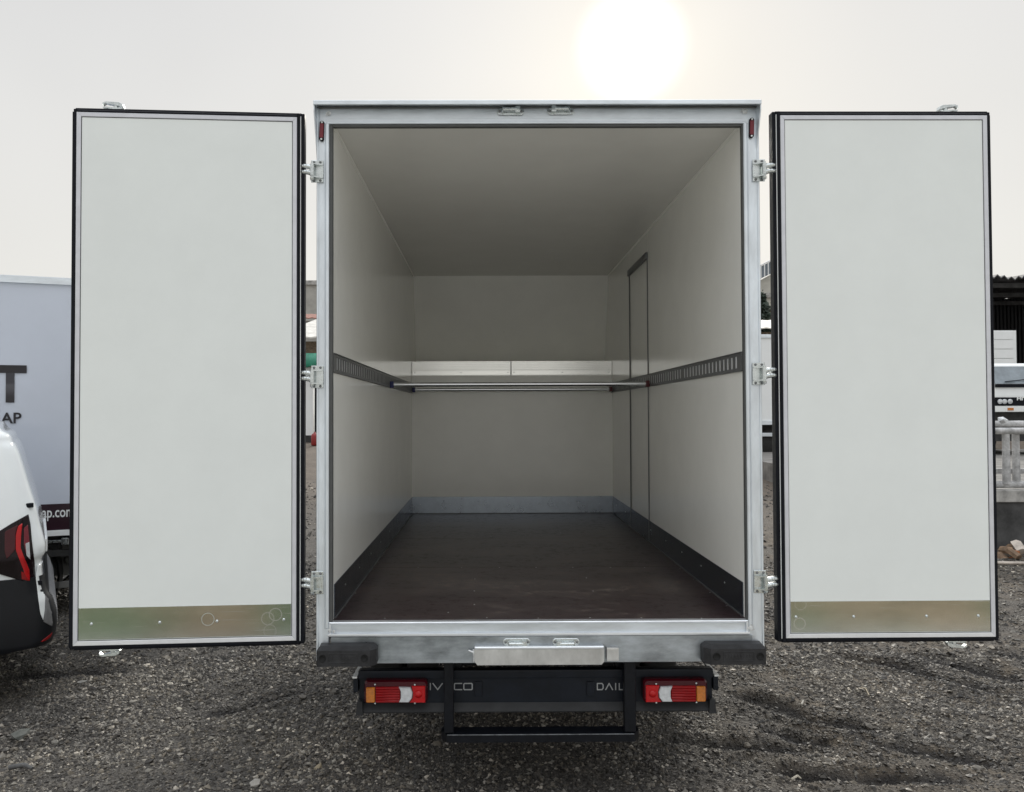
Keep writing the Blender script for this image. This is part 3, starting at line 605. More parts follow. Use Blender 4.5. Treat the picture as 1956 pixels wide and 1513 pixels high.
# rubber buffers
bw = .142
bf = MB(); bf.prism([(-bw, -.048), (bw, -.048), (bw, .034), (-bw, .034)], -.085, -.06, 'XZ', .006, .006)
P0 = [(-bw, -.06, -.048), (bw, -.06, -.048), (bw, -.06, .034), (-bw, -.06, .034)]; P1 = [(-bw, 0, -.052), (bw, 0, -.052), (bw, 0, .052), (-bw, 0, .052)]
def buffer_mesh():
    mb = MB(); fy = -.085
    # front face frame around a sunk panel, sloping top, chamfered ends
    out = [(-bw+.004, -.046), (bw-.004, -.046), (bw-.004, .026), (-bw+.004, .026)]
    mb.box(-bw+.002, bw-.03, fy+.006, -.02, -.0535, -.050, .001)
    s0 = [(-bw, fy+.01, -.044), (bw-.012, fy, -.046), (bw-.012, fy, .024), (-bw, fy+.01, .024)]
    mb.prism([(-bw, -.004), (-bw, fy+.008), (-bw+.008, fy), (bw-.028, fy), (bw, fy+.03), (bw, -.004)], -.052, .020, 'XY')
    mb.add([(-bw, -.004, .020), (-bw, fy+.008, .020), (-bw+.008, fy, .020), (bw-.028, fy, .020), (bw, fy+.03, .020), (bw, -.004, .020),
            (-bw+.006, -.004, .034), (-bw+.010, fy+.035, .033), (bw-.036, fy+.035, .033), (bw-.020, -.004, .034)], [(0, 1, 7, 6), (1, 2, 7), (2, 3, 8, 7), (3, 4, 8), (4, 5, 9, 8), (6, 7, 8, 9)])
    return mb
bfm = buffer_mesh().mesh('rubber_buffer', M['buf'])
rimm = MB(); 
for a, b, c, d in ((-.085, .057, .012, .015), (-.085, .057, -.030, -.027), (-.085, -.082, -.027, .012), (.054, .057, -.027, .012)): rimm.box(a, b, -.0875, -.0845, c, d, .001)
for k in range(9): rimm.box(-.072+k*.014, -.064+k*.014, -.0868, -.0845, -.014, .002, .001)
rimm = rimm.mesh('moulded_badge', M['buf'])
hol = MB().lathe([(.018, -.0855), (.0175, -.0885), (.0145, -.0885), (.0135, -.0858), (0, -.0856)], (0, 0, 0), 'Y', 14).mesh('bolt_hole', mat('hole_black', (.002, .002, .002), .8))
for px0, px1, py0, py1, fl in ((605, 718, 1230, 1271, 1), (1346, 1463, 1226, 1268, -1)):
    p0 = pt(px0, py1, -.08); p1 = pt(px1, py0, -.08)
    k = obj('rubber_buffer', bfm, T, loc=((p0.x+p1.x)/2-.247, -.004, (p0.z+p1.z)/2)); s_ = (p1.x-p0.x)/(2*bw); k.scale = (fl*s_, 1, 1)
    obj('moulded_badge', rimm, k, loc=(0, 0, -.006)); 
    for xx in (-.113, .088): obj('bolt_hole', hol, k, loc=(xx, 0, -.014))
# ---- light beam under the body
BY = .11
b0 = pt(685, 1290, BY); b1 = pt(1362, 1350, BY); zt = pt(1000, 1281, BY).z; zm = pt(1000, 1344, BY).z; zb = pt(1000, 1359, BY).z
bm_ = part(MB().box(b0.x, b1.x, BY+.01, BY+.045, zm+.002, zt, .006), 'light_beam', 'beam'); WM[bm_] = WM[T].copy()
mb = MB(); mb.prism([(BY-.012, zb), (BY-.015, zb+.006), (BY+.012, zm+.004), (BY+.05, zm+.004), (BY+.05, zb)], b0.x-.004, b1.x+.004, 'YZ')
part(mb, 'beam_lip', 'beaml', bm_)
part(MB().box(b0.x-.002, b1.x+.002, BY-.004, BY+.05, zt-.038, zt+.004, .008), 'beam_top', 'beam', bm_)
zc_ = pt(680, 1297, BY).z
part(MB().box(b0.x-.026, b0.x-.002, BY-.004, BY+.06, pt(690, 1322, BY).z, zc_, .004), 'end_cap', 'beam', bm_)
part(MB().box(b1.x+.002, b1.x+.026, BY-.004, BY+.06, pt(1370, 1318, BY).z, zc_+.004, .004), 'end_cap', 'beam', bm_)
for sg, xx in ((-1, b0.x), (1, b1.x)):
    mb = MB().prism([(xx, zb-.008), (xx+sg*.012, zb-.010), (xx+sg*.004, zm+.02), (xx-sg*.02, zm+.02), (xx-sg*.024, zb-.008)], BY-.02, BY+.055, 'XZ'); part(mb, 'lip_corner', 'beaml', bm_)
    # pale folded bracket running forward from the beam end
    mb = MB().box(xx+sg*.006, xx+sg*.028, BY-.010, BY+.26, zc_+.005, zc_+.014, .001); part(mb, 'side_bracket', 'white', bm_)
for px in (914, 1128):
    p = pt(px, 1317, BY); part(MB().box(p.x-.018, p.x+.018, BY+.002, BY+.012, p.z-.035, p.z+.035, .006), 'cable_cover', 'beam', bm_)
GLYPH = {'I': [[(.5, 0), (.5, 1)]], 'V': [[(0, 1), (.5, 0), (1, 1)]], 'E': [[(1, 1), (0, 1), (0, 0), (1, 0)], [(0, .5), (.9, .5)]], 'C': [[(1, 1), (.1, 1), (0, .88), (0, .12), (.1, 0), (1, 0)]],
         'O': [[(.1, 0), (.9, 0), (1, .12), (1, .88), (.9, 1), (.1, 1), (0, .88), (0, .12), (.1, 0)]], 'D': [[(0, 0), (0, 1), (.8, 1), (1, .75), (1, .25), (.8, 0), (0, 0)]], 'A': [[(0, 0), (.5, 1), (1, 0)]], 'L': [[(0, 1), (0, 0), (1, 0)]], 'Y': [[(0, 1), (.5, .45), (1, 1)], [(.5, .45), (.5, 0)]]}
def letters(s, pxs, py0, py1, Y, m, parent, t=.0052):
    for ch, (pa, pb) in zip(s, pxs):
        A = pt(pa, py1, Y); B = pt(pb, py0, Y); mb = MB(); h = t/2
        for ln in GLYPH[ch]:
            P = [(A.x+h+(B.x-A.x-2*h)*u, A.z+h+(B.z-A.z-2*h)*v) for u, v in ln]
            for k, ((x0, z0), (x1, z1)) in enumerate(zip(P, P[1:])):
                d = Vector((x1-x0, z1-z0)).normalized(); n = Vector((-d.y, d.x))*h; e_ = d*h*.8; yy = Y-.00015*(k % 2)
                mb.add([(x0-e_.x-n.x, yy, z0-e_.y-n.y), (x1+e_.x-n.x, yy, z1+e_.y-n.y), (x1+e_.x+n.x, yy, z1+e_.y+n.y), (x0-e_.x+n.x, yy, z0-e_.y+n.y)], [(0, 1, 2, 3)])
        mb.build('letter', M[m], parent)
letters('IVECO', ((819, 825), (826, 846), (849, 865), (867, 883), (885, 903)), 1304.5, 1318.5, BY+.0085, 'letter', bm_)
letters('DAILY', ((1140, 1153), (1156, 1171), (1173, 1179), (1182, 1194), (1197, 1213)), 1304.5, 1318.5, BY+.0085, 'letter', bm_)
# tail lights
def px_rect(x0, x1, y0, y1, Y): a = pt(x0, y1, Y); b = pt(x1, y0, Y); return a.x, b.x, a.z, b.z
def rrect(x0, x1, z0, z1, r, n=5):
    P = []
    for cx, cz, a0 in ((x1-r, z0+r, -90), (x1-r, z1-r, 0), (x0+r, z1-r, 90), (x0+r, z0+r, 180)):
        for i in range(n+1): t = R(a0+90*i/n); P.append((cx+r*math.cos(t), cz+r*math.sin(t)))
    return P
for fl, (px0, px1, py0, py1) in ((1, (695, 816, 1301, 1346)), (-1, (1230, 1352, 1299, 1344))):
    Y = BY-.055; x0, x1, z0, z1 = px_rect(px0, px1, py0, py1, Y)
    cx, cz = (x0+x1)/2, (z0+z1)/2; hw, hh = (x1-x0)/2, (z1-z0)/2
    tl = MB().prism(rrect(-hw, hw, -hh, hh, .018), 0.008, .062, 'XZ', .006, .01).mesh('tail_light', M['maroon_lens'])
    k = obj('tail_light', tl, bm_, loc=(cx-.247, Y, cz)); k.scale = (fl, 1, 1)
    # lens, amber outside -> ribbed red -> white reversing -> bright red ; local x from -hw (outer)
    U = 2*hw/121.
    def X(p): return -hw+(p-695)*U
    def Z(p): return hh-(p-1301)*U
    obj('amber_lens', MB().prism(rrect(X(699), X(716), Z(1342), Z(1313), .006), 0, .012, 'XZ', .003, .004).mesh('amber_lens', M['amber']), k)
    mb = MB(); 
    for i in range(6): mb.box(X(717), X(764.5), .0, .012, Z(1342)+i*(Z(1312)-Z(1342))/6+.0004, Z(1342)+(i+1)*(Z(1312)-Z(1342))/6-.0004, .003)
    obj('ribbed_lens', mb.mesh('ribbed_lens', M['red_lens']), k)
    wp = [(X(762), Z(1341)), (X(781), Z(1341)), (X(787), Z(1333)), (X(788), Z(1323)), (X(784), Z(1313)), (X(762), Z(1312)), (X(765.5), Z(1320)), (X(765.5), Z(1333))]
    obj('reversing_lens', MB().prism(wp, -.006, .012, 'XZ', .003, .004).mesh('reversing_lens', M['clear']), k)
    obj('bright_lens', MB().prism([(X(782), Z(1342.5)), (X(812), Z(1342.5)), (X(812), Z(1311)), (X(786), Z(1311)), (X(789), Z(1323)), (X(788), Z(1334))], .002, .012, 'XZ', .002, .003).mesh('bright_lens', M['red_lens2']), k)
    obj('bulb_dome', MB().lathe([(0, -.008), (.010, -.006), (.018, 0), (.020, .006)], (X(799), 0, Z(1326)), 'Y', 16).mesh('bulb_dome', M['red_lens2']), k)
    for sx_, sz_ in ((716, 1308), (792, 1309), (716, 1344), (792, 1344)): obj('screw', scm, k, loc=(X(sx_), .006, Z(sz_)), rot=(R(90), 0, 0))
# ---- rear step
SY = .03
st = part(MB().box(0, .001, 0, .001, 0, .001), 'rear_step', 'blk'); bpy.data.objects.remove(st)
lg0 = px_rect(848, 866, 1268, 1396, SY); lg1 = px_rect(1194, 1215, 1266, 1394, SY)
tz = pt(1030, 1403, SY).z; tz0 = pt(1030, 1418, SY).z; tx0 = pt(842, 1410, SY).x; tx1 = pt(1224, 1410, SY).x
mb = MB(); c = .028
mb.prism([(tx0+c, SY), (tx1-c, SY), (tx1, SY+.05), (tx1, SY+.095), (tx0, SY+.095), (tx0, SY+.05)], tz0, tz, 'XY')
st = part(mb, 'rear_step', 'blk'); WM[st] = WM[T].copy()
M['worn'] = mat('worn_steel_edge', (.16, .17, .18), .45, .4, .5, 40)
part(MB().box(tx0+c+.002, tx1-c-.002, SY-.0015, SY+.004, tz-.003, tz+.0012, .001), 'worn_edge', 'worn', st)
for lg in (lg0, lg1): part(MB().box(lg[0], lg[1], SY+.012, SY+.055, tz+.001, zbot+.06, .003), 'step_leg', 'blk', st)
# ---- chassis, wheels, cab (seen only from the side, but complete)
mb = MB()
for xx in (-.20, .62): mb.box(xx, xx+.07, .14, 6.3, .60, .78)
mb.box(-.20, .69, .16, .22, .62, .80); mb.box(-.70, 1.19, .5, .56, .72, .80); mb.box(-.70, 1.19, 2.6, 2.66, .72, .80)
part(mb, 'chassis', 'blk')
def wheel(parent, cx, cy, r, wd, z=None):
    z = r if z is None else z; s = WM[parent].translation
    t = obj('wheel', MB().lathe([(r*.62, -wd/2), (r*.94, -wd/2), (r, -wd*.36), (r, wd*.36), (r*.94, wd/2), (r*.62, wd/2)], (0, 0, 0), 'X', 24).mesh('wheel', M['tyre']), parent, loc=(cx, cy, z))
    obj('rim', MB().lathe([(0, -wd*.3), (r*.25, -wd*.32), (r*.3, -wd*.15), (r*.55, -wd*.2), (r*.62, -wd*.48), (r*.62, wd*.48), (r*.55, wd*.3), (0, wd*.3)], (0, 0, 0), 'X', 20).mesh('rim', M['fence']), t)
    return t
for xx in (-.247-.66, 1.14-.247-.02): wheel(T, xx, 1.75, .34, .20)
for xx in (-.247-.66+.235, 1.14-.247-.255): wheel(T, xx, 1.75, .34, .20)
for xx in (-.247-.60, .247+.60): wheel(T, xx+.0, 5.45, .34, .21)
mb = MB(); cabp = [(4.95, .45), (6.75, .45), (6.85, .8), (6.75, 1.25), (6.25, 1.40), (5.55, 2.25), (4.95, 2.30)]
mb.prism(cabp, -.72, 1.21, 'YZ'); part(mb, 'cab', 'white')
# ---- rear doors
def door(hx, hz0, hz1, w_, rz, sg, ring, hy=-.02):
    # local frame: x grows outward from the hinge edge when sg=+1 (right door) or towards -x for sg=-1
    H = hz1-hz0
    d = obj('rear_door', None and None, T) if False else None
    mbs = MB().box(.012*sg, (w_-.012)*sg, .0, .052, .012, H-.012, .003)
    d = obj('rear_door', mbs.mesh('rear_door', M['white']), T, loc=(hx-.247, hy, hz0), rot=(0, 0, rz))
    tr = .020; a0 = .030; a1 = w_-.016; b0_, b1_ = .018, H-.020   # trim frame outer limits
    def b(name, m, *boxes, bev=.002):
        mb = MB()
        for (x0, x1, y0, y1, z0, z1) in boxes: mb.box(x0*sg, x1*sg, y0, y1, z0, z1, bev)
        return obj(name, mb.mesh(name, M[m] if isinstance(m, str) else m), d)
    # rubber seals: hinge side wide with folds, others narrower
    b('rubber_seal', 'rub', (-.004, .016, .002, .050, 0, H), (.016, .0295, -.010, .050, .002, H-.002), bev=.004)
    b('rubber_seal', 'rub', (w_-.016, w_-.001, -.004, .050, .0, H-.004), (w_-.004, w_+.010, .010, .040, .004, H-.012), bev=.004)
    b('rubber_seal', 'rub', (.0295, w_-.0165, -.008, .04, H-.020, H-.009), (.010, w_-.004, .006, .045, H-.009, H+.004), bev=.003)
    b('rubber_seal', 'rub', (.0295, w_-.0165, -.006, .04, .004, .0175), (.014, w_-.014, .006, .045, -.006, .004), bev=.003)
    mb = MB(); 
    def quad(x0, x1, z0, z1, cut):  # mitred trim bar
        if cut == 'v0': P = [(x0, z0), (x0, z1), (x1, z1-tr), (x1, z0+tr)]
        if cut == 'v1': P = [(x1, z0), (x1, z1), (x0, z1-tr), (x0, z0+tr)]
        if cut == 'ht': P = [(x0, z1), (x1, z1), (x1-tr, z0), (x0+tr, z0)]
        if cut == 'hb': P = [(x0, z0), (x1, z0), (x1-tr, z1), (x0+tr, z1)]
        m_ = MB().prism([(p*sg, q) for p, q in P], -.008, -.0, 'XZ', .0016, .0016); return m_
    for c_, (x0, x1, z0, z1), mm in (('v0', (a0, a0+tr, b0_, b1_), 'trim'), ('v1', (a1-tr, a1, b0_, b1_), 'trim'), ('ht', (a0, a1, b1_-tr, b1_), 'trim'), ('hb', (a0, a1, b0_, b0_+tr), 'trimw')):
        obj('trim_bar', quad(x0, x1, z0, z1, c_).mesh('trim_bar', M[mm]), d)
    g = .003
    pn = b('door_panel', 'panel', (a0+tr+g, a1-tr-g, -.0045, .0, b0_+tr+g, b1_-tr-g), bev=.001)
    b('panel_gap', 'rub', (a0+tr-.001, a1-tr+.001, -.0012, .0, b0_+tr-.001, b1_-tr+.001), bev=0)
    kz1 = b0_+tr+.150
    b('kick_plate', ringed('scuffed_kick_plate', M['mirror'], [((x_)*sg, z_, r_, s_) for x_, z_, r_, s_ in ring]), (a0+tr+.004, a1-tr-.004, -.0065, -.0048, b0_+tr+.006, kz1), bev=.0006)
    rvm = MB().lathe([(0, -.004), (.004, -.0035), (.007, -.001), (.007, 0)], (0, 0, 0), 'Y', 10).mesh('rivet', M['zinc'])
    for t in (.03, .36, .64, .97) if sg < 0 else (.02, .32, .70, .97):
        obj('rivet', rvm, d, loc=(sg*(a0+tr+.01+(w_-.13)*t), -.0066, b0_+tr+.078))
    # lock cams on the rod at the outer face, top and bottom
    cm = MB(); pf = [(-.048, .024), (-.040, .032), (.018, .036), (.036, .026), (.044, .012), (.030, .004), (-.012, .006), (-.044, .012), (-.046, .006), (-.014, -.002), (.034, -.002), (.050, .010), (.042, .030), (.022, .042), (-.042, .040)]
    cm.prism([(-.046, .020), (-.034, .030), (-.020, .026), (.005, .022), (.034, .014), (.050, .008), (.046, .026), (.030, .036), (-.030, .040), (-.046, .034)], -.012, .012, 'XZ', .002, .003)
    cm.prism([(-.046, .010), (-.030, .012), (.005, .010), (.030, .006), (.050, .010), (.040, .000), (.010, -.003), (-.020, .002), (-.040, -.001)], -.012, .012, 'XZ', .002, .003)
    cm.tube((.012, 0, -.03), (.012, 0, .02), .011, 10)
    cmm = cm.mesh('lock_cam', M['zinc'])
    xr = w_-.155 if sg < 0 else w_-.165
    c1 = obj('lock_cam', cmm, d, loc=(sg*xr, .058, H+.018)); c1.scale = (sg*-1 if sg > 0 else 1, 1, .9)
    c2 = obj('lock_cam', cmm, d, loc=(sg*xr, .058, -.014)); c2.scale = (sg*-1 if sg > 0 else 1, 1, -.9)
    rod = MB().tube((sg*xr+.012*(1 if sg < 0 else -1), .066, .0), (sg*xr+.012*(1 if sg < 0 else -1), .066, H), .013, 10); obj('lock_rod', rod.mesh('lock_rod', M['zinc']), d)
    for zz in (.25, H*.5, H-.25): obj('rod_bracket', MB().box(sg*xr-.03, sg*xr+.05, .052, .082, zz-.03, zz+.03, .004).mesh('rod_bracket', M['zinc']), d)
    return d
# left door: hinge edge at px 580, outer edge at px 139
h = pt(579, 1230, -.03); ht = pt(579, 217, -.03); 
door(h.x, h.z, ht.z, 1.044, R(4.0), -1, [(.43, .125, .028, .28), (.125, .140, .028, .2), (.16, .122, .028, .17), (.15, .065, .028, .12)], hy=-.03)
h = pt(1489, 1226, -.03); ht = pt(1479, 213, -.03)
door((h.x+ht.x)/2-.004, h.z, ht.z, 1.028, R(.3), 1, [(.095, .085, .026, .2), (.10, .175, .026, .1)], hy=-.03)
# ---- hinges
hp = MB().box(-.028, .030, -.0035, 0, .030, .053, .002); hp.box(-.028, .030, -.0035, 0, -.053, -.032, .002); hp.box(-.014, .030, -.006, 0, -.032, .030, .002)
hp.prism([(-.028, 0), (-.028, -.018), (-.022, -.034), (-.010, -.034), (.028, -.010), (.028, 0)], .026, .031, 'XY'); hp.prism([(-.028, 0), (-.028, -.018), (-.022, -.034), (-.010, -.034), (.028, -.010), (.028, 0)], -.034, -.029, 'XY'); hpm = hp.mesh('hinge', M['zinc'])
kn = MB().tube((-.018, -.026, -.027), (-.018, -.026, .025), .0115, 14); kn.tube((-.018, -.026, -.046), (-.018, -.026, .036), .006, 10); kn.lathe([(0, -.050), (.009, -.048), (.010, -.036)], (-.018, -.026, 0), 'Z', 10); knm = kn.mesh('hinge_pin', M['zinc'])
sp = MB()
for z0_, z1_, bul in ((.002, .024, .010), (-.024, -.004, .008)):
    prev = None
    for i in range(8):
        t = i/7; xx = -.022-t*.075; yy = -.024+math.sin(t*2.6)*-.012+t*.03; zz = (z0_+z1_)/2+math.sin(t*3)*.006
        cur = (xx, yy, zz)
        if prev: sp.tube(prev, cur, .0115, 10)
        prev = cur
spm = sp.mesh('hinge_strap', M['zinc'])
hb = MB().lathe([(0, -.005), (.005, -.004), (.0065, 0)], (0, 0, 0), 'Y', 8).mesh('bolt', M['rail'])
for sg, px, pys in ((1, 606, (328, 720, 1113)), (-1, 1449, (326, 714, 1111))):
    for py in pys:
        p = pt(px+ (0 if sg > 0 else (3 if py > 1000 else 0)), py, 0); k = obj('hinge', hpm, T, loc=(p.x-.247, -.002, p.z)); k.scale = (sg, 1, 1)
        obj('hinge_pin', knm, k); obj('hinge_strap', spm, k)
        for bx, bz in ((-.014, .043), (.016, .043), (-.014, -.044), (.016, -.044)): obj('bolt', hb, k, loc=(bx, -.0036, bz))
# ---- load bars locked in the rails (separate things)
for nm, px0, px1, py, lab, r in (('near', 741, 1242, 734, 'nearer chrome load bar with blue and red ends across the cargo bay', .0165), ('far', 787, 1171, 744, 'farther chrome load bar close to the front bulkhead', .0165)):
    Y = (ptx(px1, py, XR).y+ptx(px0, py, XL).y)/2 if nm == 'near' else L-.08
    z = pt((px0+px1)/2, py, Y).z
    lb = thing('load_bar', ((XL+XR)/2, Y, z), lab, 'load bar', group='load bars spanning the cargo bay')
    part(MB().tube((XL+.04, Y, z), (XR-.04, Y, z), r, 16), 'bar_tube', 'chrome', lb)
    part(MB().box(XL+.013, XL+.042, Y-.024, Y+.024, z-.024, z+.024, .006), 'end_cap', 'blue', lb, label='blue plastic end cap')
    part(MB().box(XR-.042, XR-.013, Y-.024, Y+.024, z-.024, z+.024, .006), 'end_cap', 'red', lb, label='red plastic end cap')
# ================================================================ white van at far left
vd = Vector((-.872, -.489, 0)); vn = Vector((-.489, .872, 0)); VO = Vector((-2.60, 1.20, 0))
rr_ = ray(107, 1180); tpar = None
VO = CAMP + rr_*((5.15)/rr_.y); VO = Vector((VO.x, VO.y, 0))
Vm = Matrix.Translation(VO) @ Matrix.Rotation(math.atan2(.489, .872), 4, 'Z')    # local +x = rear, so length runs to -x; local +y = across
def vuz(px, py):
    # hit the flank plane (local y=.10) and return (u,z)
    d = ray(px, py); n = Vector((-.489, .872, 0)); o = VO + n*.10; t = (o-CAMP).dot(n)/d.dot(n); p = CAMP+d*t; q = Vm.inverted() @ p; return q.x, q.z
prof = [(-60, 816), (0, 822), (12, 826), (21, 834), (24, 845), (31, 852), (38, 868), (46, 893), (54, 920), (63, 948), (71, 972), (77, 1000), (84, 1025), (88, 1040), (87, 1056), (80, 1066), (80, 1084), (84, 1110), (88, 1125), (98, 1140), (105, 1165), (107, 1185), (105, 1205), (98, 1225), (70, 1246), (20, 1256), (-60, 1260)]
PZ = [vuz(*p) for p in prof]
zs_ = np.array([p[1] for p in PZ][1:]); us_ = np.array([p[0] for p in PZ][1:]); order = np.argsort(zs_); zs_ = zs_[order]; us_ = us_[order]
def urear(z): return float(np.interp(z, zs_, us_))
zroof = PZ[0][1]
def tum(z): return .17*max(0, (z-.95)/.85)**1.3 if z > .95 else .02*max(0, .5-z)
def flank_v(u, z, RR=.13):
    e = urear(z)-u
    if e >= RR: return tum(z)
    k = 1-max(e, 0)/RR; return tum(z)+RR*(1-math.sqrt(max(0, 1-k*k)))
WV = 1.83
def loop(z, off=0.):
    ur = urear(z)+off; P = []
    for i in range(9):
        a = math.pi/2*i/8; P.append((ur-.13+.13*math.sin(a), tum(z)-off+.13*(1-math.cos(a))))
    P = P
    Q = [(x, WV-y) for x, y in P][::-1]
    uf = -4.35+max(0, (z-1.0))*1.35 if z < 1.45 else -3.74+(z-1.45)*1.2
    return [(uf, tum(z)+.15-off), (uf+.35, tum(z)-off)]+P+Q+[(uf+.35, WV-tum(z)+off), (uf, WV-tum(z)-.15+off)]
def vloft(z0, z1, off=0., n=40, cap=True):
    mb = MB(); zz = np.linspace(z0, z1, n); rings = [loop(z, off) for z in zz]; m = len(rings[0])
    vs = [(x, y, z) for z, rg in zip(zz, rings) for x, y in rg]; fs = [(k*m+i, k*m+(i+1) % m, (k+1)*m+(i+1) % m, (k+1)*m+i) for k in range(n-1) for i in range(m)]
    mb.add(vs, fs, True)
    if cap: mb.add(vs[:m], [tuple(range(m))]); mb.add(vs[-m:], [tuple(range(m))])
    return mb
van = thing('parked_van', VO, 'white panel van with black lower bumper parked beside the left truck door', 'van', rz=math.atan2(.489, .872))
zbump = vuz(40, 1100)[1]
obj('van_body', vloft(zbump-.05, zroof-.01, 0, 60).mesh('van_body', M['vanw']), van)
# roof cap
mb = MB(); rg0 = loop(zroof-.01)
cx = sum(p[0] for p in rg0)/len(rg0); m = len(rg0); vs = [(x, y, zroof-.01) for x, y in rg0]+[(cx+(x-cx)*.96, WV/2+(y-WV/2)*.88, zroof+.03) for x, y in rg0]
mb.add(vs, [(i, (i+1) % m, m+(i+1) % m, m+i) for i in range(m)]+[tuple(range(m, 2*m))], True); obj('van_roof', mb.mesh('van_roof', M['vanw']), van)
# black bumper and lower side: slightly proud
obj('bumper', vloft(PZ[-1][1]+.005, zbump, .008, 24).mesh('bumper', M['vanb']), van)
def patch(poly, off, m, name, n=26, k=10):
    P = [vuz(*p) for p in poly]; z0 = min(p[1] for p in P); z1 = max(p[1] for p in P); mb = MB(); rows = []
    for i in range(n+1):
        z = z0+(z1-z0)*(.003+.994*i/n); xs_ = []
        for a, b in zip(P, P[1:]+P[:1]):
            if (a[1]-z)*(b[1]-z) <= 0 and a[1] != b[1]: xs_.append(a[0]+(b[0]-a[0])*(z-a[1])/(b[1]-a[1]))
        u0, u1 = min(xs_), max(xs_); rows.append([(u0+(u1-u0)*j/k, flank_v(u0+(u1-u0)*j/k, z)-off, z) for j in range(k+1)])
    vs = [p for r_ in rows for p in r_]; w1 = k+1
    mb.add(vs, [(a*w1+b, a*w1+b+1, (a+1)*w1+b+1, (a+1)*w1+b) for a in range(n) for b in range(k)], True)
    o = obj(name, mb.mesh(name, M[m], fix=False), van); so_ = o.modifiers.new('solid', 'SOLIDIFY'); so_.thickness = .006; so_.offset = 0; return o
M['lampk'] = mat('black_lamp_housing', (.008, .003, .005), .12, spec=.25)
patch([(-40, 1035), (0, 1011), (25, 996), (54, 981), (58, 1000), (61, 1031), (66, 1071), (67, 1108), (50, 1106), (0, 1091), (-40, 1078)], .006, 'lampk', 'tail_lamp')
patch([(10, 1012), (34, 1000), (31, 1018), (31, 1045), (14, 1062), (10, 1050)], .011, 'maroon_lens', 'lamp_lens')
patch([(36, 999), (43, 997), (41, 1015), (40, 1042), (56, 1084), (57, 1104), (48, 1101), (46, 1085), (31, 1046), (31, 1018)], .013, 'red_lens2', 'lamp_strip')
patch([(46, 1006), (53, 1000), (56, 1030), (58, 1064), (50, 1052), (46, 1035)], .011, 'marker', 'lamp_lens')
patch([(49, 1034), (56, 1032), (58, 1064), (51, 1056)], .014, 'clear', 'reversing_lens')
patch([(41, 1086), (46, 1088), (55, 1104), (42, 1100)], .014, 'red_lens', 'lamp_lens')
M['vanstep'] = M['step']
patch([(68, 1100), (72, 1076), (81, 1072), (80, 1090), (84, 1112), (86, 1128), (85, 1160), (82, 1178), (77, 1165), (72, 1130)], .0125, 'vanw', 'tailgate_edge', 26, 6)
patch([(86, 1128), (92, 1134), (98, 1142), (105, 1165), (107, 1185), (98, 1192), (83, 1181), (86, 1155)], .0130, 'step', 'bumper_pad', 26, 6)
patch([(77, 1219), (101, 1203), (103, 1206), (100, 1213), (80, 1219.5)], .014, 'red_lens', 'rear_reflector', 10, 6)
# tailgate shut line, step pad, badge hints
def vbox(u0, u1, y0, y1, z0, z1, name, m, bev=.004): return obj(name, MB().box(u0, u1, y0, y1, z0, z1, bev).mesh(name, M[m]), van)
zs1 = vuz(90, 1130)[1]; zs0 = vuz(90, 1190)[1]
mb = MB(); n = 18
for i in range(n):
    z = zs0+(zs1-zs0)*i/n; u = urear(z)
    mb.box(u-.10, u+.014-.01*abs(i/n-.4), .10, WV-.10, z, z+(zs1-zs0)/n*.66, .002)
obj('bumper_step', mb.mesh('bumper_step', M['step']), van)
zh_ = vuz(88, 1045)[1]; vbox(urear(zh_)-.04, urear(zh_)+.012, .30, WV-.3, zh_-.06, zh_+.03, 'plate_housing', 'white', .012)
for px, py in ((54, 965), (70, 1110)):
    u, z = vuz(px, py); v = flank_v(u, z); vbox(u-.012, u+.03, v-.010, v+.02, z-.014, z+.014, 'door_hinge', 'rub', .003)
# side window recess line + wheels
for yy in (.12, WV-.12):
    for uu in (-1.0, -3.6):
        t = obj('wheel', MB().lathe([(.19, -.1), (.30, -.1), (.318, -.07), (.318, .07), (.30, .1), (.19, .1)], (0, 0, 0), 'Y', 24).mesh('wheel', M['tyre']), van, loc=(uu, yy, .318))
        obj('rim', MB().lathe([(0, -.06), (.19, -.09), (.19, .09), (0, .06)], (0, 0, 0), 'Y', 20).mesh('rim', M['fence']), t)
# ================================================================ grey box truck behind the van
A = ptz(0, 1022, .73); 
pA = CAMP+ray(0, 700)*(7.22/ray(0, 700).y); pB = CAMP+ray(136, 700)*(7.42/ray(136, 700).y)
dirv = Vector((pB.x-pA.x, pB.y-pA.y, 0)).normalized(); yawg = math.atan2(dirv.y, dirv.x)
gt = thing('parked_box_truck', (pB.x+dirv.x*1.7, pB.y+dirv.y*1.7, 0), 'grey box truck with large dark letters on its side parked behind the white van', 'truck', rz=yawg)
GI = WM[gt].inverted()
def gpx(px, py):
    n = Vector((-dirv.y, dirv.x, 0)); d = ray(px, py); t = (Vector((pB.x, pB.y, 0))-CAMP).dot(n)/d.dot(n); q = GI @ (CAMP+d*t); return q.x, q.z
ztp = (gpx(0, 527)[1]+gpx(136, 534)[1])/2; zbt = gpx(135, 1022)[1]
def gb(name, m, *bx, bev=.004, kids=None, **k):
    mb = MB()
    for a in bx: mb.box(*a, bev)
    return obj(name, mb.mesh(name, M[m]), gt, **k)
gb('box_body', 'boxgrey', (-5.2, 0, .01, 2.1, zbt+.03, ztp-.01))
gb('top_rail', 'alu_h', (-5.2, .01, -.012, .03, ztp-.055, ztp+.012))
gb('bottom_rail', 'white', (-5.2, .01, -.02, .04, zbt, zbt+.05))
zs0 = gpx(100, 1012)[1]; zs1 = gpx(100, 963)[1]
gb('side_stripe', 'maroon', (-5.2, 0, .004, .012, zbt+.052, zs1), bev=0)
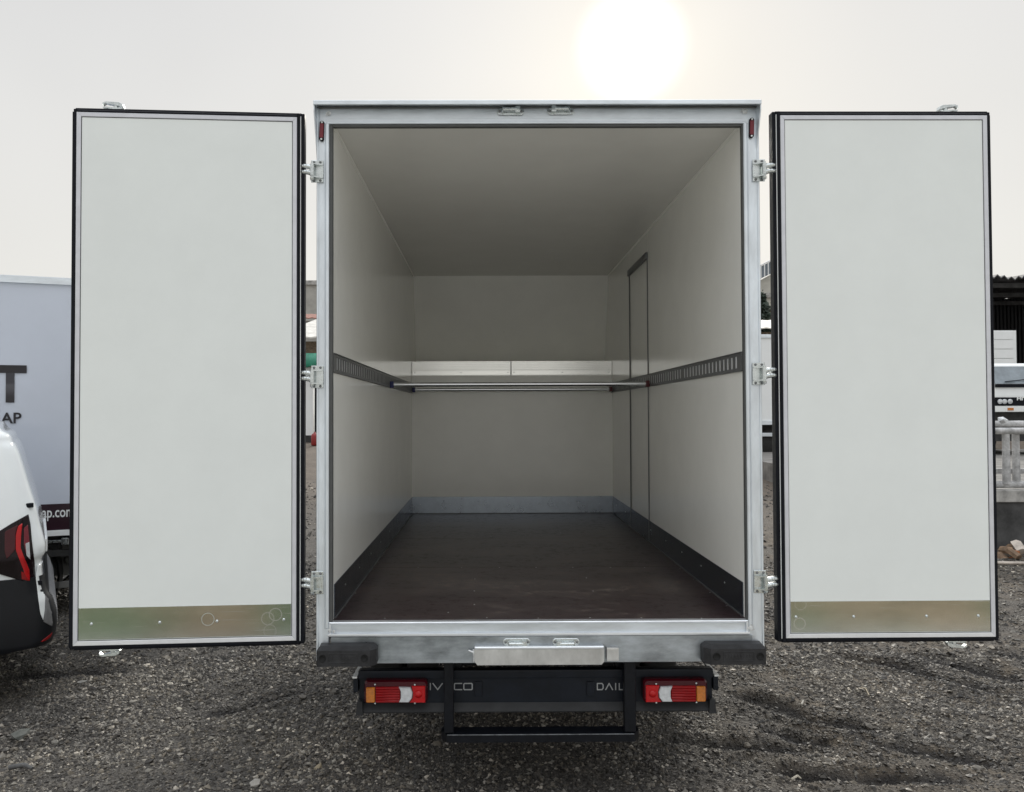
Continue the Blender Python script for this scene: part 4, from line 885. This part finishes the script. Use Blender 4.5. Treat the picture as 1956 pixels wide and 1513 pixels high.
def gtext(s, px0, px1, py0, py1, m, bold, nm):
    me = text_mesh(s, 1, .0, M[m], bold); X_ = [v.co.x for v in me.vertices]; Y_ = [v.co.y for v in me.vertices]; x0, z0 = gpx(px0, py1); x1, z1 = gpx(px1, py0); a, b, c, d = min(X_), max(X_), min(Y_), max(Y_)
    for v in me.vertices: v.co = Vector(((v.co.x-a)/(b-a)*(x1-x0)+x0, .0015, (v.co.y-c)/(d-c)*(z1-z0)+z0))
    obj(nm, me, gt)
gtext('T', -13, 51, 698, 769, 'ink', .035, 'letter')
gtext('AP', 1, 41, 788, 809, 'ink', .02, 'lettering')
gtext('ap.com', 80, 141, 973, 996, 'white', .012, 'lettering')
gb('chassis', 'dirt', (-5.0, -.1, .5, .62, zbt-.25, zbt-.002), (-5.0, -.1, 1.5, 1.62, zbt-.25, zbt-.002), (-1.9, -1.8, .1, 2.0, zbt-.2, zbt-.01), (-2.6, -.1, .06, .10, zbt-.20, zbt-.14))
M['under'] = mat('grey_side_skirt', (.13, .13, .125), .6, 0, .3, 5)
gb('underrun_guard', 'under', (-2.9, -.2, .30, .34, zbt-.42, zbt-.06), (-2.9, -.2, .10, .13, zbt-.50, zbt-.44))
for uu, py in ((110, 1035), (126, 1076)):
    q = gpx(uu, py)
    if py == 1035: gb('guard_bracket', 'zinc', (q[0]-.10, q[0]+.06, .02, .06, q[1]-.012, q[1]+.012), (q[0]+.03, q[0]+.09, .0, .06, q[1]-.03, q[1]+.03))
    else: obj('side_marker', MB().lathe([(0, -.02), (.03, -.02), (.045, 0), (.045, .05)], (q[0], .2, q[1]), 'Y', 14).mesh('side_marker', M['under']), gt)
for uu in (-2.25,):
    for yy in (.22, 1.85):
        t = obj('wheel', MB().lathe([(.2, -.11), (.34, -.11), (.36, -.07), (.36, .07), (.34, .11), (.2, .11)], (0, 0, 0), 'Y', 24).mesh('wheel', M['tyre']), gt, loc=(uu, yy, .36))
        obj('rim', MB().lathe([(0, -.04), (.2, -.09), (.2, .09), (0, .04)], (0, 0, 0), 'Y', 20).mesh('rim', M['fence']), t)
        obj('mudguard', MB().lathe([(.44, -.14), (.44, .14), (.46, .14), (.46, -.14)], (0, 0, 0), 'Y', 24).mesh('mudguard', M['dirt']), t)
obj('cab', MB().prism([(-7.0, .45), (-5.3, .45), (-5.3, 2.4), (-6.0, 2.35), (-6.6, 1.5), (-7.0, 1.2)], .1, 2.0, 'XZ').mesh('cab', M['white']), gt)
for yy in (.25, 1.8): obj('wheel', MB().lathe([(.0, -.11), (.34, -.11), (.36, -.07), (.36, .07), (.34, .11), (.0, .11)], (0, 0, 0), 'Y', 24).mesh('wheel', M['tyre']), gt, loc=(-6.2, yy, .36))
# ================================================================ background through the left gap
def far(px, py, D): return CAMP+ray(px, py)*(D/ray(px, py).y)
def gz(x, y): return float(terrain(np.array([x]), np.array([y]))[0])
def building(px0, px1, pytop, D, depth, m, label, win=None, rz=0, cols=5, rows=3, wsz=(1.1, 1.4), pitch=(2.6, 2.9), name='building', top_off=1.0, woff=0.):
    a = far(px0, pytop, D); b = far(px1, pytop, D); w_ = b.x-a.x; base = gz(a.x, a.y)-.5; H = a.z-base
    t = thing(name, (a.x, a.y, base), label, 'building', rz=rz)
    obj('wall', MB().box(0, w_, 0, depth, 0, H, .0).mesh('wall', M[m]), t); obj('parapet', MB().box(-.15, w_+.15, -.15, depth+.15, H, H+.35, .03).mesh('parapet', M['conc']), t)
    wf = MB(); W2, H2 = wsz
    wf.box(-W2/2-.06, W2/2+.06, -.05, .0, -.08, 0, .01); wf.box(-W2/2-.06, -W2/2, -.05, 0, 0, H2); wf.box(W2/2, W2/2+.06, -.05, 0, 0, H2); wf.box(-W2/2-.06, W2/2+.06, -.05, 0, H2, H2+.06); wf.box(-.03, .03, -.05, 0, 0, H2)
    fm = wf.mesh('window', M['white']); gm = MB().box(-W2/2, W2/2, -.02, -.005, 0, H2).mesh('pane', M['bwin'])
    for r_ in range(rows):
        for c_ in range(cols):
            x_ = woff+pitch[0]*(c_+.5)
            if x_+W2/2 > w_: continue
            k = obj('window', fm, t, loc=(x_, -.001, H-top_off-H2-pitch[1]*r_)); obj('pane', gm, k)
    return t, w_, H
bt, bw_, bH = building(500, 640, 545, 62, 9, 'bgrey', 'plain grey concrete apartment block far behind the left gap between door and truck', cols=4, rows=3, woff=2.55-1.3, pitch=(2.55, 2.9), top_off=.5)
# air conditioner hint
obj('air_conditioner', MB().box(bw_*.58, bw_*.58+.8, -.35, -.01, bH-3.6, bH-3.0, .03).mesh('air_conditioner', M['white']), bt)
# low house with red tile roof
def shed(px0, px1, py_eave, py_ridge, D, depth, mw, mr_, label, name='shed', ribs=True, base=None):
    a = far(px0, py_eave, D); b = far(px1, py_eave, D); w_ = b.x-a.x; base = gz(a.x, a.y)-.4 if base is None else base; H = a.z-base
    ridge = far(px0, py_ridge, D+depth).z-base
    t = thing(name, (a.x, a.y, base), label, 'building')
    obj('wall', MB().box(0, w_, .3, depth, 0, H-.12).mesh('wall', M[mw]), t)
    mb = MB(); n = max(2, int(w_/.18)); vs = []; 
    for i in range(n+1):
        x = -.1+(w_+.2)*i/n; o_ = .03*(i % 2)
        vs += [(x, -.1, H+o_), (x, depth+.1, ridge+o_), (x, -.1, H-.05+o_), (x, depth+.1, ridge-.05+o_)]
    fs = []
    for i in range(n): k = i*4; fs += [(k, k+4, k+5, k+1), (k+2, k+3, k+7, k+6), (k, k+2, k+6, k+4)]
    mb.add(vs, fs); obj('roof', mb.mesh('roof', M[mr_]), t); return t, w_, H
shed(520, 660, 645, 610, 30, 8, 'brownw', 'roofw', 'low shed with pale corrugated roof and brown boarded wall behind the left gap', 'storage_shed')
shed(540, 640, 608, 600, 45, 5, 'bgrey', 'tile', 'small house with red tile roof in front of the grey apartment block', 'tiled_house')
# kiosk with green awning
a = far(540, 702, 26); b = far(602, 702, 26); base = gz(a.x, a.y)-.1
ks = thing('kiosk', (a.x, a.y, base), 'white kiosk with dark base under a green tarpaulin awning', 'kiosk')
hk = a.z-base; wk = b.x-a.x
kb_ = obj('wall', MB().box(0, wk*.93, 0, 1.8, .32, hk, .01).mesh('wall', M['white']), ks); obj('base', MB().box(-.02, wk*.95, -.02, 1.82, 0, .32, .01).mesh('base', M['dirt']), ks)
mb = MB(); n = 16; zt_ = far(590, 675, 26).z-base; vs = []
for i in range(n+1):
    x = -.3+(wk+.5)*i/n; s_ = .04*math.sin(i*1.7); vs += [(x, -.35+s_, hk+.02-.03*math.cos(i*1.1)), (x, -.05, zt_), (x, 1.9, zt_+.05)]
mb.add(vs, [(i*3, i*3+3, i*3+4, i*3+1) for i in range(n)]+[(i*3+1, i*3+4, i*3+5, i*3+2) for i in range(n)], True); aw = obj('awning', mb.mesh('awning', M['green'], fix=False), ks); so_ = aw.modifiers.new('s', 'SOLIDIFY'); so_.thickness = .03
obj('pole', MB().tube((wk+.08, -.25, 0), (wk+.08, -.25, hk), .04, 10).mesh('pole', M['rub']), ks)
p = far(601, 800, 25); gp = gz(p.x, p.y)
o = obj('gas_bottle', MB().lathe([(0, 0), (.10, 0), (.11, .03), (.11, .30), (.08, .36), (.03, .38), (.03, .42), (0, .42)], (0, 0, 0), 'Z', 16).mesh('gas_bottle', mat('red_cylinder', (.22, .012, .012), .4)), loc=(p.x, p.y, gp)); o['label'] = 'red gas bottle standing at the foot of the white kiosk'; o['category'] = 'gas bottle'
# ================================================================ background through the right gap
# white box truck
D = 22; a = far(1380, 805, D); b = far(1560, 805, D); top = far(1465, 641, D).z; base = gz(a.x, a.y)
wt = thing('distant_box_truck', (a.x, a.y, base), 'white box truck standing far off behind the right gap beside the open door', 'truck')
w_ = b.x-a.x; z0 = a.z-base; z1 = top-base
obj('box_body', MB().box(0, w_, 0, 2.1, z0, z1, .02).mesh('box_body', M['white']), wt); obj('top_rail', MB().box(-.01, w_+.01, -.03, 2.12, z1-.07, z1+.03, .01).mesh('top_rail', M['alu_h']), wt)
obj('bottom_rail', MB().box(-.01, w_+.01, -.03, .0, z0-.10, z0+.02, .01).mesh('bottom_rail', M['alu_h']), wt)
obj('underrun_guard', MB().box(.1, w_-.1, .02, .06, z0-.42, z0-.32, .01).mesh('underrun_guard', M['alu_h']), wt); obj('chassis', MB().box(.1, w_, .5, 1.6, z0-.36, z0-.06).mesh('chassis', M['dirt']), wt)
for uu in (w_*.3, w_*.52):
    for yy in (.2, 1.9): obj('wheel', MB().lathe([(0, -.11), (.36, -.11), (.39, -.07), (.39, .07), (.36, .11), (0, .11)], (0, 0, 0), 'Y', 22).mesh('wheel', M['tyre']), wt, loc=(uu, yy, .30))
obj('cab', MB().prism([(w_+.1, .35), (w_+1.8, .35), (w_+1.8, 1.2), (w_+1.5, 2.1), (w_+.1, 2.2)], .1, 2.0, 'XZ').mesh('cab', M['white']), wt)
shed(1400, 1600, 627, 612, 31, 7, 'brownw', 'roofw', 'long low building with pale sheet roof behind the distant white box truck', 'long_shed')
# sloping balconied house
bt2, w2, H2_ = building(1380, 1476, 572, 60, 8, 'bcream', 'cream house with a stepped balcony rising above the trees in the right gap', cols=4, rows=2, pitch=(1.5, 3.0), wsz=(.9, 1.3), top_off=.6, name='balcony_house', woff=.25, rz=R(-14))
def slope_part():
    mb = MB(); mb.prism([(0, H2_), (w2, H2_), (w2, H2_+1.9), (w2*.5, H2_+.9), (0, H2_+.3)], .0, 7.8, 'XZ'); obj('upper_storey', mb.mesh('upper_storey', M['bcream']), bt2)
    mb = MB()
    for i in range(9):
        t = i/8; mb.tube((w2*(.45+.55*t), -.3, H2_+.9+1.0*t), (w2*(.45+.55*t), -.3, H2_+1.9+1.0*t), .04, 6)
    mb.tube((w2*.45, -.3, H2_+1.9), (w2, -.3, H2_+2.9), .05, 6); obj('balcony_railing', mb.mesh('balcony_railing', M['white']), bt2)
    obj('balcony_glass', MB().prism([(w2*.46, H2_+.95), (w2, H2_+1.9), (w2, H2_+2.8), (w2*.46, H2_+1.85)], -.29, -.27, 'XZ').mesh('balcony_glass', M['bwin']), bt2)
slope_part()
def tree(px, py_top, D, label, m='leaf', n=2600, rad=1.5, conif=True, name='conifer_tree'):
    a = far(px, py_top, D); base = gz(a.x, a.y)-.2; H = a.z-base
    t = thing(name, (a.x, a.y, base), label, 'tree')
    obj('trunk', MB().tube((0, 0, 0), (.05, 0, H*.85), .14, 8, .04).mesh('trunk', M['bark']), t)
    r = np.random.default_rng(int(px)); vs = []; fs = []
    lv = max(5, int(H/.45)); brs = []
    for i in range(n):
        l = r.integers(0, lv); ht_ = (l+.5)/lv; rr = rad*((1-ht_)**.8+.12)*(.75+.3*math.sin(l*2.1)); a_ = r.random()*6.283; q = rr*math.sqrt(r.random())
        if math.sin(a_*5+l) > .45: q *= .6
        z = H*(.12+.88*ht_)-q*.25+r.normal(0, .12); c = Vector((math.cos(a_)*q, math.sin(a_)*q, z)); s_ = r.uniform(.09, .22)
        u = Vector(r.normal(size=3)).normalized(); v = u.orthogonal().normalized(); k = len(vs); vs += [c-u*s_, c+v*s_*.5, c+u*s_, c-v*s_*.5]; fs.append((k, k+1, k+2, k+3))
    obj('crown', MB().add(vs, fs).mesh('crown', M[m], fix=False), t)
tree(1457, 563, 44, 'dark conifer standing behind the distant white truck, left one in the right gap', rad=1.3)
tree(1478, 578, 46, 'dry brown green tree half hidden by the right truck door', 'leaf2', 2600, 1.5, name='bushy_tree')
tree(1464, 596, 40, 'low grey green bush in front of the conifer in the right gap', 'leaf', 1600, 1.4, name='bushy_tree')
# ================================================================ far right: retaining wall, balustrade, shed, old truck
FD = 10.6; X0 = far(1800, 935, FD).x; X1 = X0+8; Yw = FD-3.77; ztw = far(1930, 936, FD).z
ter = obj('raised_yard', MB().box(X0+.1, X1+20, Yw+.28, 40, -.3, ztw-.06).mesh('raised_yard', mat('raised_yard_gravel', (.20, .19, .175), .9, 0, .4, 3, bump=.6, bscale=20)), kind='structure')
rw = thing('retaining_wall', (X0, Yw, 0), 'dark stained concrete retaining wall under the white balustrade at far right', 'wall')
obj('wall_face', MB().box(0, X1-X0, 0, .30, -.3, ztw-.16, .01).mesh('wall_face', M['concd']), rw); obj('coping', MB().box(-.03, X1-X0, -.03, .33, ztw-.16, ztw-.0, .015).mesh('coping', M['conc']), rw)
fn = thing('balustrade', (X0, Yw+.15, ztw), 'weathered pale concrete balustrade with round rails on the retaining wall', 'fence')
ztr = far(1930, 804, FD).z-ztw
mb = MB().tube((0, .04, ztr-.04), (X1-X0, .04, ztr-.04), .042, 12); obj('top_rail', mb.mesh('top_rail', M['fence']), fn)
obj('second_rail', MB().tube((0, -.07, ztr-.135), (X1-X0, -.07, ztr-.135), .045, 12).mesh('second_rail', M['fence']), fn)
obj('bottom_rail', MB().tube((0, .0, .06), (X1-X0, .0, .06), .05, 12).mesh('bottom_rail', M['fence']), fn)
obj('middle_rail', MB().box(0, X1-X0, .03, .09, .20, .27, .015).mesh('middle_rail', M['fence']), fn)
bal = MB().tube((0, -.05, .07), (0, -.05, ztr-.10), .050, 12, .045).mesh('baluster', M['fence'])
x1931 = far(1931, 860, FD).x-X0; k = -6
while x1931+k*.172 < X1-X0-.1:
    xx = x1931+k*.172
    if xx > .1: obj('baluster', bal, fn, loc=(xx, 0 if k % 2 == 0 else .06, 0))
    k += 1
# plastic bag on rail
p = far(1914, 800, FD-.05); o = obj('crumpled_wrap', stones('crumpled_wrap', np.array([[p.x, p.y, p.z-.02]]), np.array([.07]), M['clear'], np.zeros(1)), label='crumpled clear plastic wrap on the balustrade rail', cat='plastic wrap')
# shed
D = 28; a = far(1820, 540, D); b = far(2600, 540, D); w_ = b.x-a.x; base = ztw-.06; H = a.z-base
sh = thing('open_shed', (a.x, a.y, base), 'open shed with dark corrugated walls and sheet roof at far right', 'shed')
mb = MB(); n = int(w_/.16)
for i in range(n): mb.box(w_*i/n, w_*(i+.55)/n, 6.9, 6.98, 0, H+.40)
mb.box(0, w_, 6.98, 7.05, 0, H+.42); obj('back_wall', mb.mesh('back_wall', M['shed']), sh)
obj('side_wall', MB().box(-.05, 0, 0, 7, 0, H-.2).mesh('side_wall', M['shed']), sh); obj('side_wall', MB().box(w_, w_+.05, 0, 7, 0, H+.1).mesh('side_wall', M['shed']), sh)
mb = MB(); n = int(w_/.24); vs = []; fs = []
for i in range(n*4+1):
    x = w_*i/(n*4); o_ = .05*math.sin(i*math.pi/2)+.04*math.sin(i*.37); vs += [(x, -.5, H+.12+o_), (x, 7.2, H+.5+o_), (x, -.5, H+.08+o_), (x, 7.2, H+.46+o_)]
for i in range(n*4): k = i*4; fs += [(k, k+4, k+5, k+1), (k+2, k+3, k+7, k+6), (k, k+2, k+6, k+4)]
mb.add(vs, fs, False); obj('roof', mb.mesh('roof', M['shedr']), sh)
mb = MB()
for yy in (0, 2.3, 4.6): mb.box(0, w_, yy, yy+.1, H-.18, H-.02)
for i in range(5): mb.tube((.2+i*(w_-.4)/4+.6, .05, 0), (.2+i*(w_-.4)/4+.6, .05, H-.05), .08, 8)
obj('beam', mb.mesh('beam', M['concd']), sh)
# white sectional panel stack inside the shed
a = far(1890, 690, 27); b = far(1942, 631, 27)
ps = thing('panel_door', (a.x, a.y, base), 'white ribbed sectional door panel leaning inside the dark shed', 'panel')
n = 7
obj('panel_frame', MB().box(0, b.x-a.x, .03, .08, 0, b.z-base).mesh('panel_frame', M['white']), ps)
sm_ = MB().box(.04, b.x-a.x-.12, -.01, .03, .015, (b.z-base)/12-.015, .012).mesh('slat', M['white'])
for i in range(12): obj('slat', sm_, ps, loc=(0, 0, i*(b.z-base)/12))
# old white truck cab
D = 20; a = far(1899, 787, D); b = far(2010, 692, D); 
ot = thing('old_truck', (a.x, a.y, base+.0), 'old white flat fronted truck with round headlights behind the balustrade', 'truck')
cw = 2.0; zc0 = a.z-base; zc1 = b.z-base
def oz(py): return far(1930, py, D).z-base
def ox(px): return far(px, 740, D).x-a.x
mb = MB(); prof_ = [(0, zc0), (.0, oz(757)), (.04, oz(735)), (.30, oz(697)), (.45, zc1), (1.7, zc1+.02), (1.7, zc0)]
mb.prism([(y, z) for y, z in prof_], 0, cw, 'YZ'); ob = obj('cab', mb.mesh('cab', M['white']), ot)
mb = MB(); za, zb_ = oz(733), oz(699); mb.add([(.06, .045, za), (cw-.06, .045, za), (cw-.12, .27, zb_), (.12, .27, zb_), (.06, .03, za), (cw-.06, .03, za), (cw-.12, .255, zb_), (.12, .255, zb_)], [(4, 5, 6, 7), (0, 3, 2, 1), (0, 1, 5, 4), (1, 2, 6, 5), (2, 3, 7, 6), (3, 0, 4, 7)]); obj('windscreen', mb.mesh('windscreen', mat('pale_windscreen', (.22, .26, .29), .08, 0, .3, 2, coat=.5)), ot)
obj('wiper', MB().tube((.3, .02, za+.05), (.95, .04, za+.12), .012, 6).mesh('wiper', M['rub']), ot)
obj('wiper_panel', MB().box(.05, cw-.05, -.01, .03, za-.09, za-.01, .005).mesh('wiper_panel', M['rub']), ot)
obj('grille', MB().box(.02, cw-.02, -.03, .0, oz(775), oz(759), .01).mesh('grille', M['rub']), ot)
for px in (1908, 1916.5, 1927):
    obj('headlight', MB().lathe([(0, -.03), (.05, -.035), (.062, -.02), (.062, .02)], (ox(px), -.03, oz(767)), 'Y', 16).mesh('headlight', M['clear']), ot)
obj('bumper', MB().box(-.02, cw+.02, -.10, .02, oz(787), oz(776), .02).mesh('bumper', M['white']), ot)
obj('indicator', MB().box(ox(1919), ox(1930), -.115, -.09, oz(784), oz(779), .004).mesh('indicator', M['amber']), ot)
me = text_mesh('MITSUBISHI', .15, .0, M['white'], .006)
obj('lettering', me, ot, loc=(ox(1940), -.034, oz(763)-.02), rot=(R(90), 0, 0)).scale = (1, .7, 1)
obj('underbody', MB().box(.1, cw-.1, .1, 5.2, .35, zc0-.002).mesh('underbody', M['dirt']), ot)
for xx in (.2, cw-.2):
    for yy in (.8, 4.2): obj('wheel', MB().lathe([(0, -.12), (.38, -.12), (.42, -.08), (.42, .08), (.38, .12), (0, .12)], (0, 0, 0), 'X', 22).mesh('wheel', M['tyre']), ot, loc=(xx, yy, .42))
obj('cargo_bed', MB().box(0, cw, 1.9, 5.3, zc0-.05, zc0+.5, .02).mesh('cargo_bed', M['bgrey']), ot)
# firewood heap at the wall foot
i = 0
chunks = [(1913, 1064, 'wood', .13, 'brown wood chunk touching the door edge at the left end of the heap'), (1921, 1050, 'wood', .12, 'upright brown wood chunk at the upper left of the heap'), (1929, 1067, 'brick', .08, 'orange broken brick low in the middle of the wood heap'), (1937, 1057, 'wood', .13, 'brown wood chunk between the pale slab and the low brick'), (1946, 1044, 'woodp', .15, 'large pale wood slab on top of the heap by the retaining wall'), (1952, 1062, 'wood', .12, 'dark wood chunk under the large pale slab at the right edge'),
          (1942, 1071, 'wood', .09, 'small brown wood chunk at the front foot of the heap'), (1918, 1073, 'woodp', .07, 'small pale wood splinter at the front left of the heap'), (1932, 1045, 'wood', .10, 'brown wood chunk leaning on the wall left of the pale slab'), (1940, 1054, 'brick', .07, 'orange brick piece just below the pale slab')]
for px, py, m, s_, lab in chunks:
    s_ *= .82; p = far(px, py, 9.95+.3*random.random()); mb = MB()
    mb.prism([(-s_*.5, -s_*.25), (s_*.4, -s_*.3), (s_*.55, s_*.1), (s_*.05, s_*.35), (-s_*.45, s_*.15)], -s_*.7, s_*.7, 'XZ', s_*.06, s_*.05)
    nm = 'brick' if m == 'brick' else 'wood_chunk'; o = mb.build(nm, M[m]); o.location = p; o.rotation_euler = (random.uniform(-.6, .6), random.uniform(-.6, .6), random.uniform(0, 3.1))
    o['label'] = lab; o['category'] = 'brick' if m == 'brick' else 'firewood'; o['group'] = 'broken bricks in the heap' if m == 'brick' else 'wood chunks in the heap'
a = ptz(1900, 1077, .02); b = ptz(1990, 1078, .02)
o = MB().tube((a.x, a.y, .03), (b.x, b.y, .03), .02, 8).build('wooden_pole', M['woodp']); o['label'] = 'long pale pole lying on the ground before the wood heap'; o['category'] = 'pole'
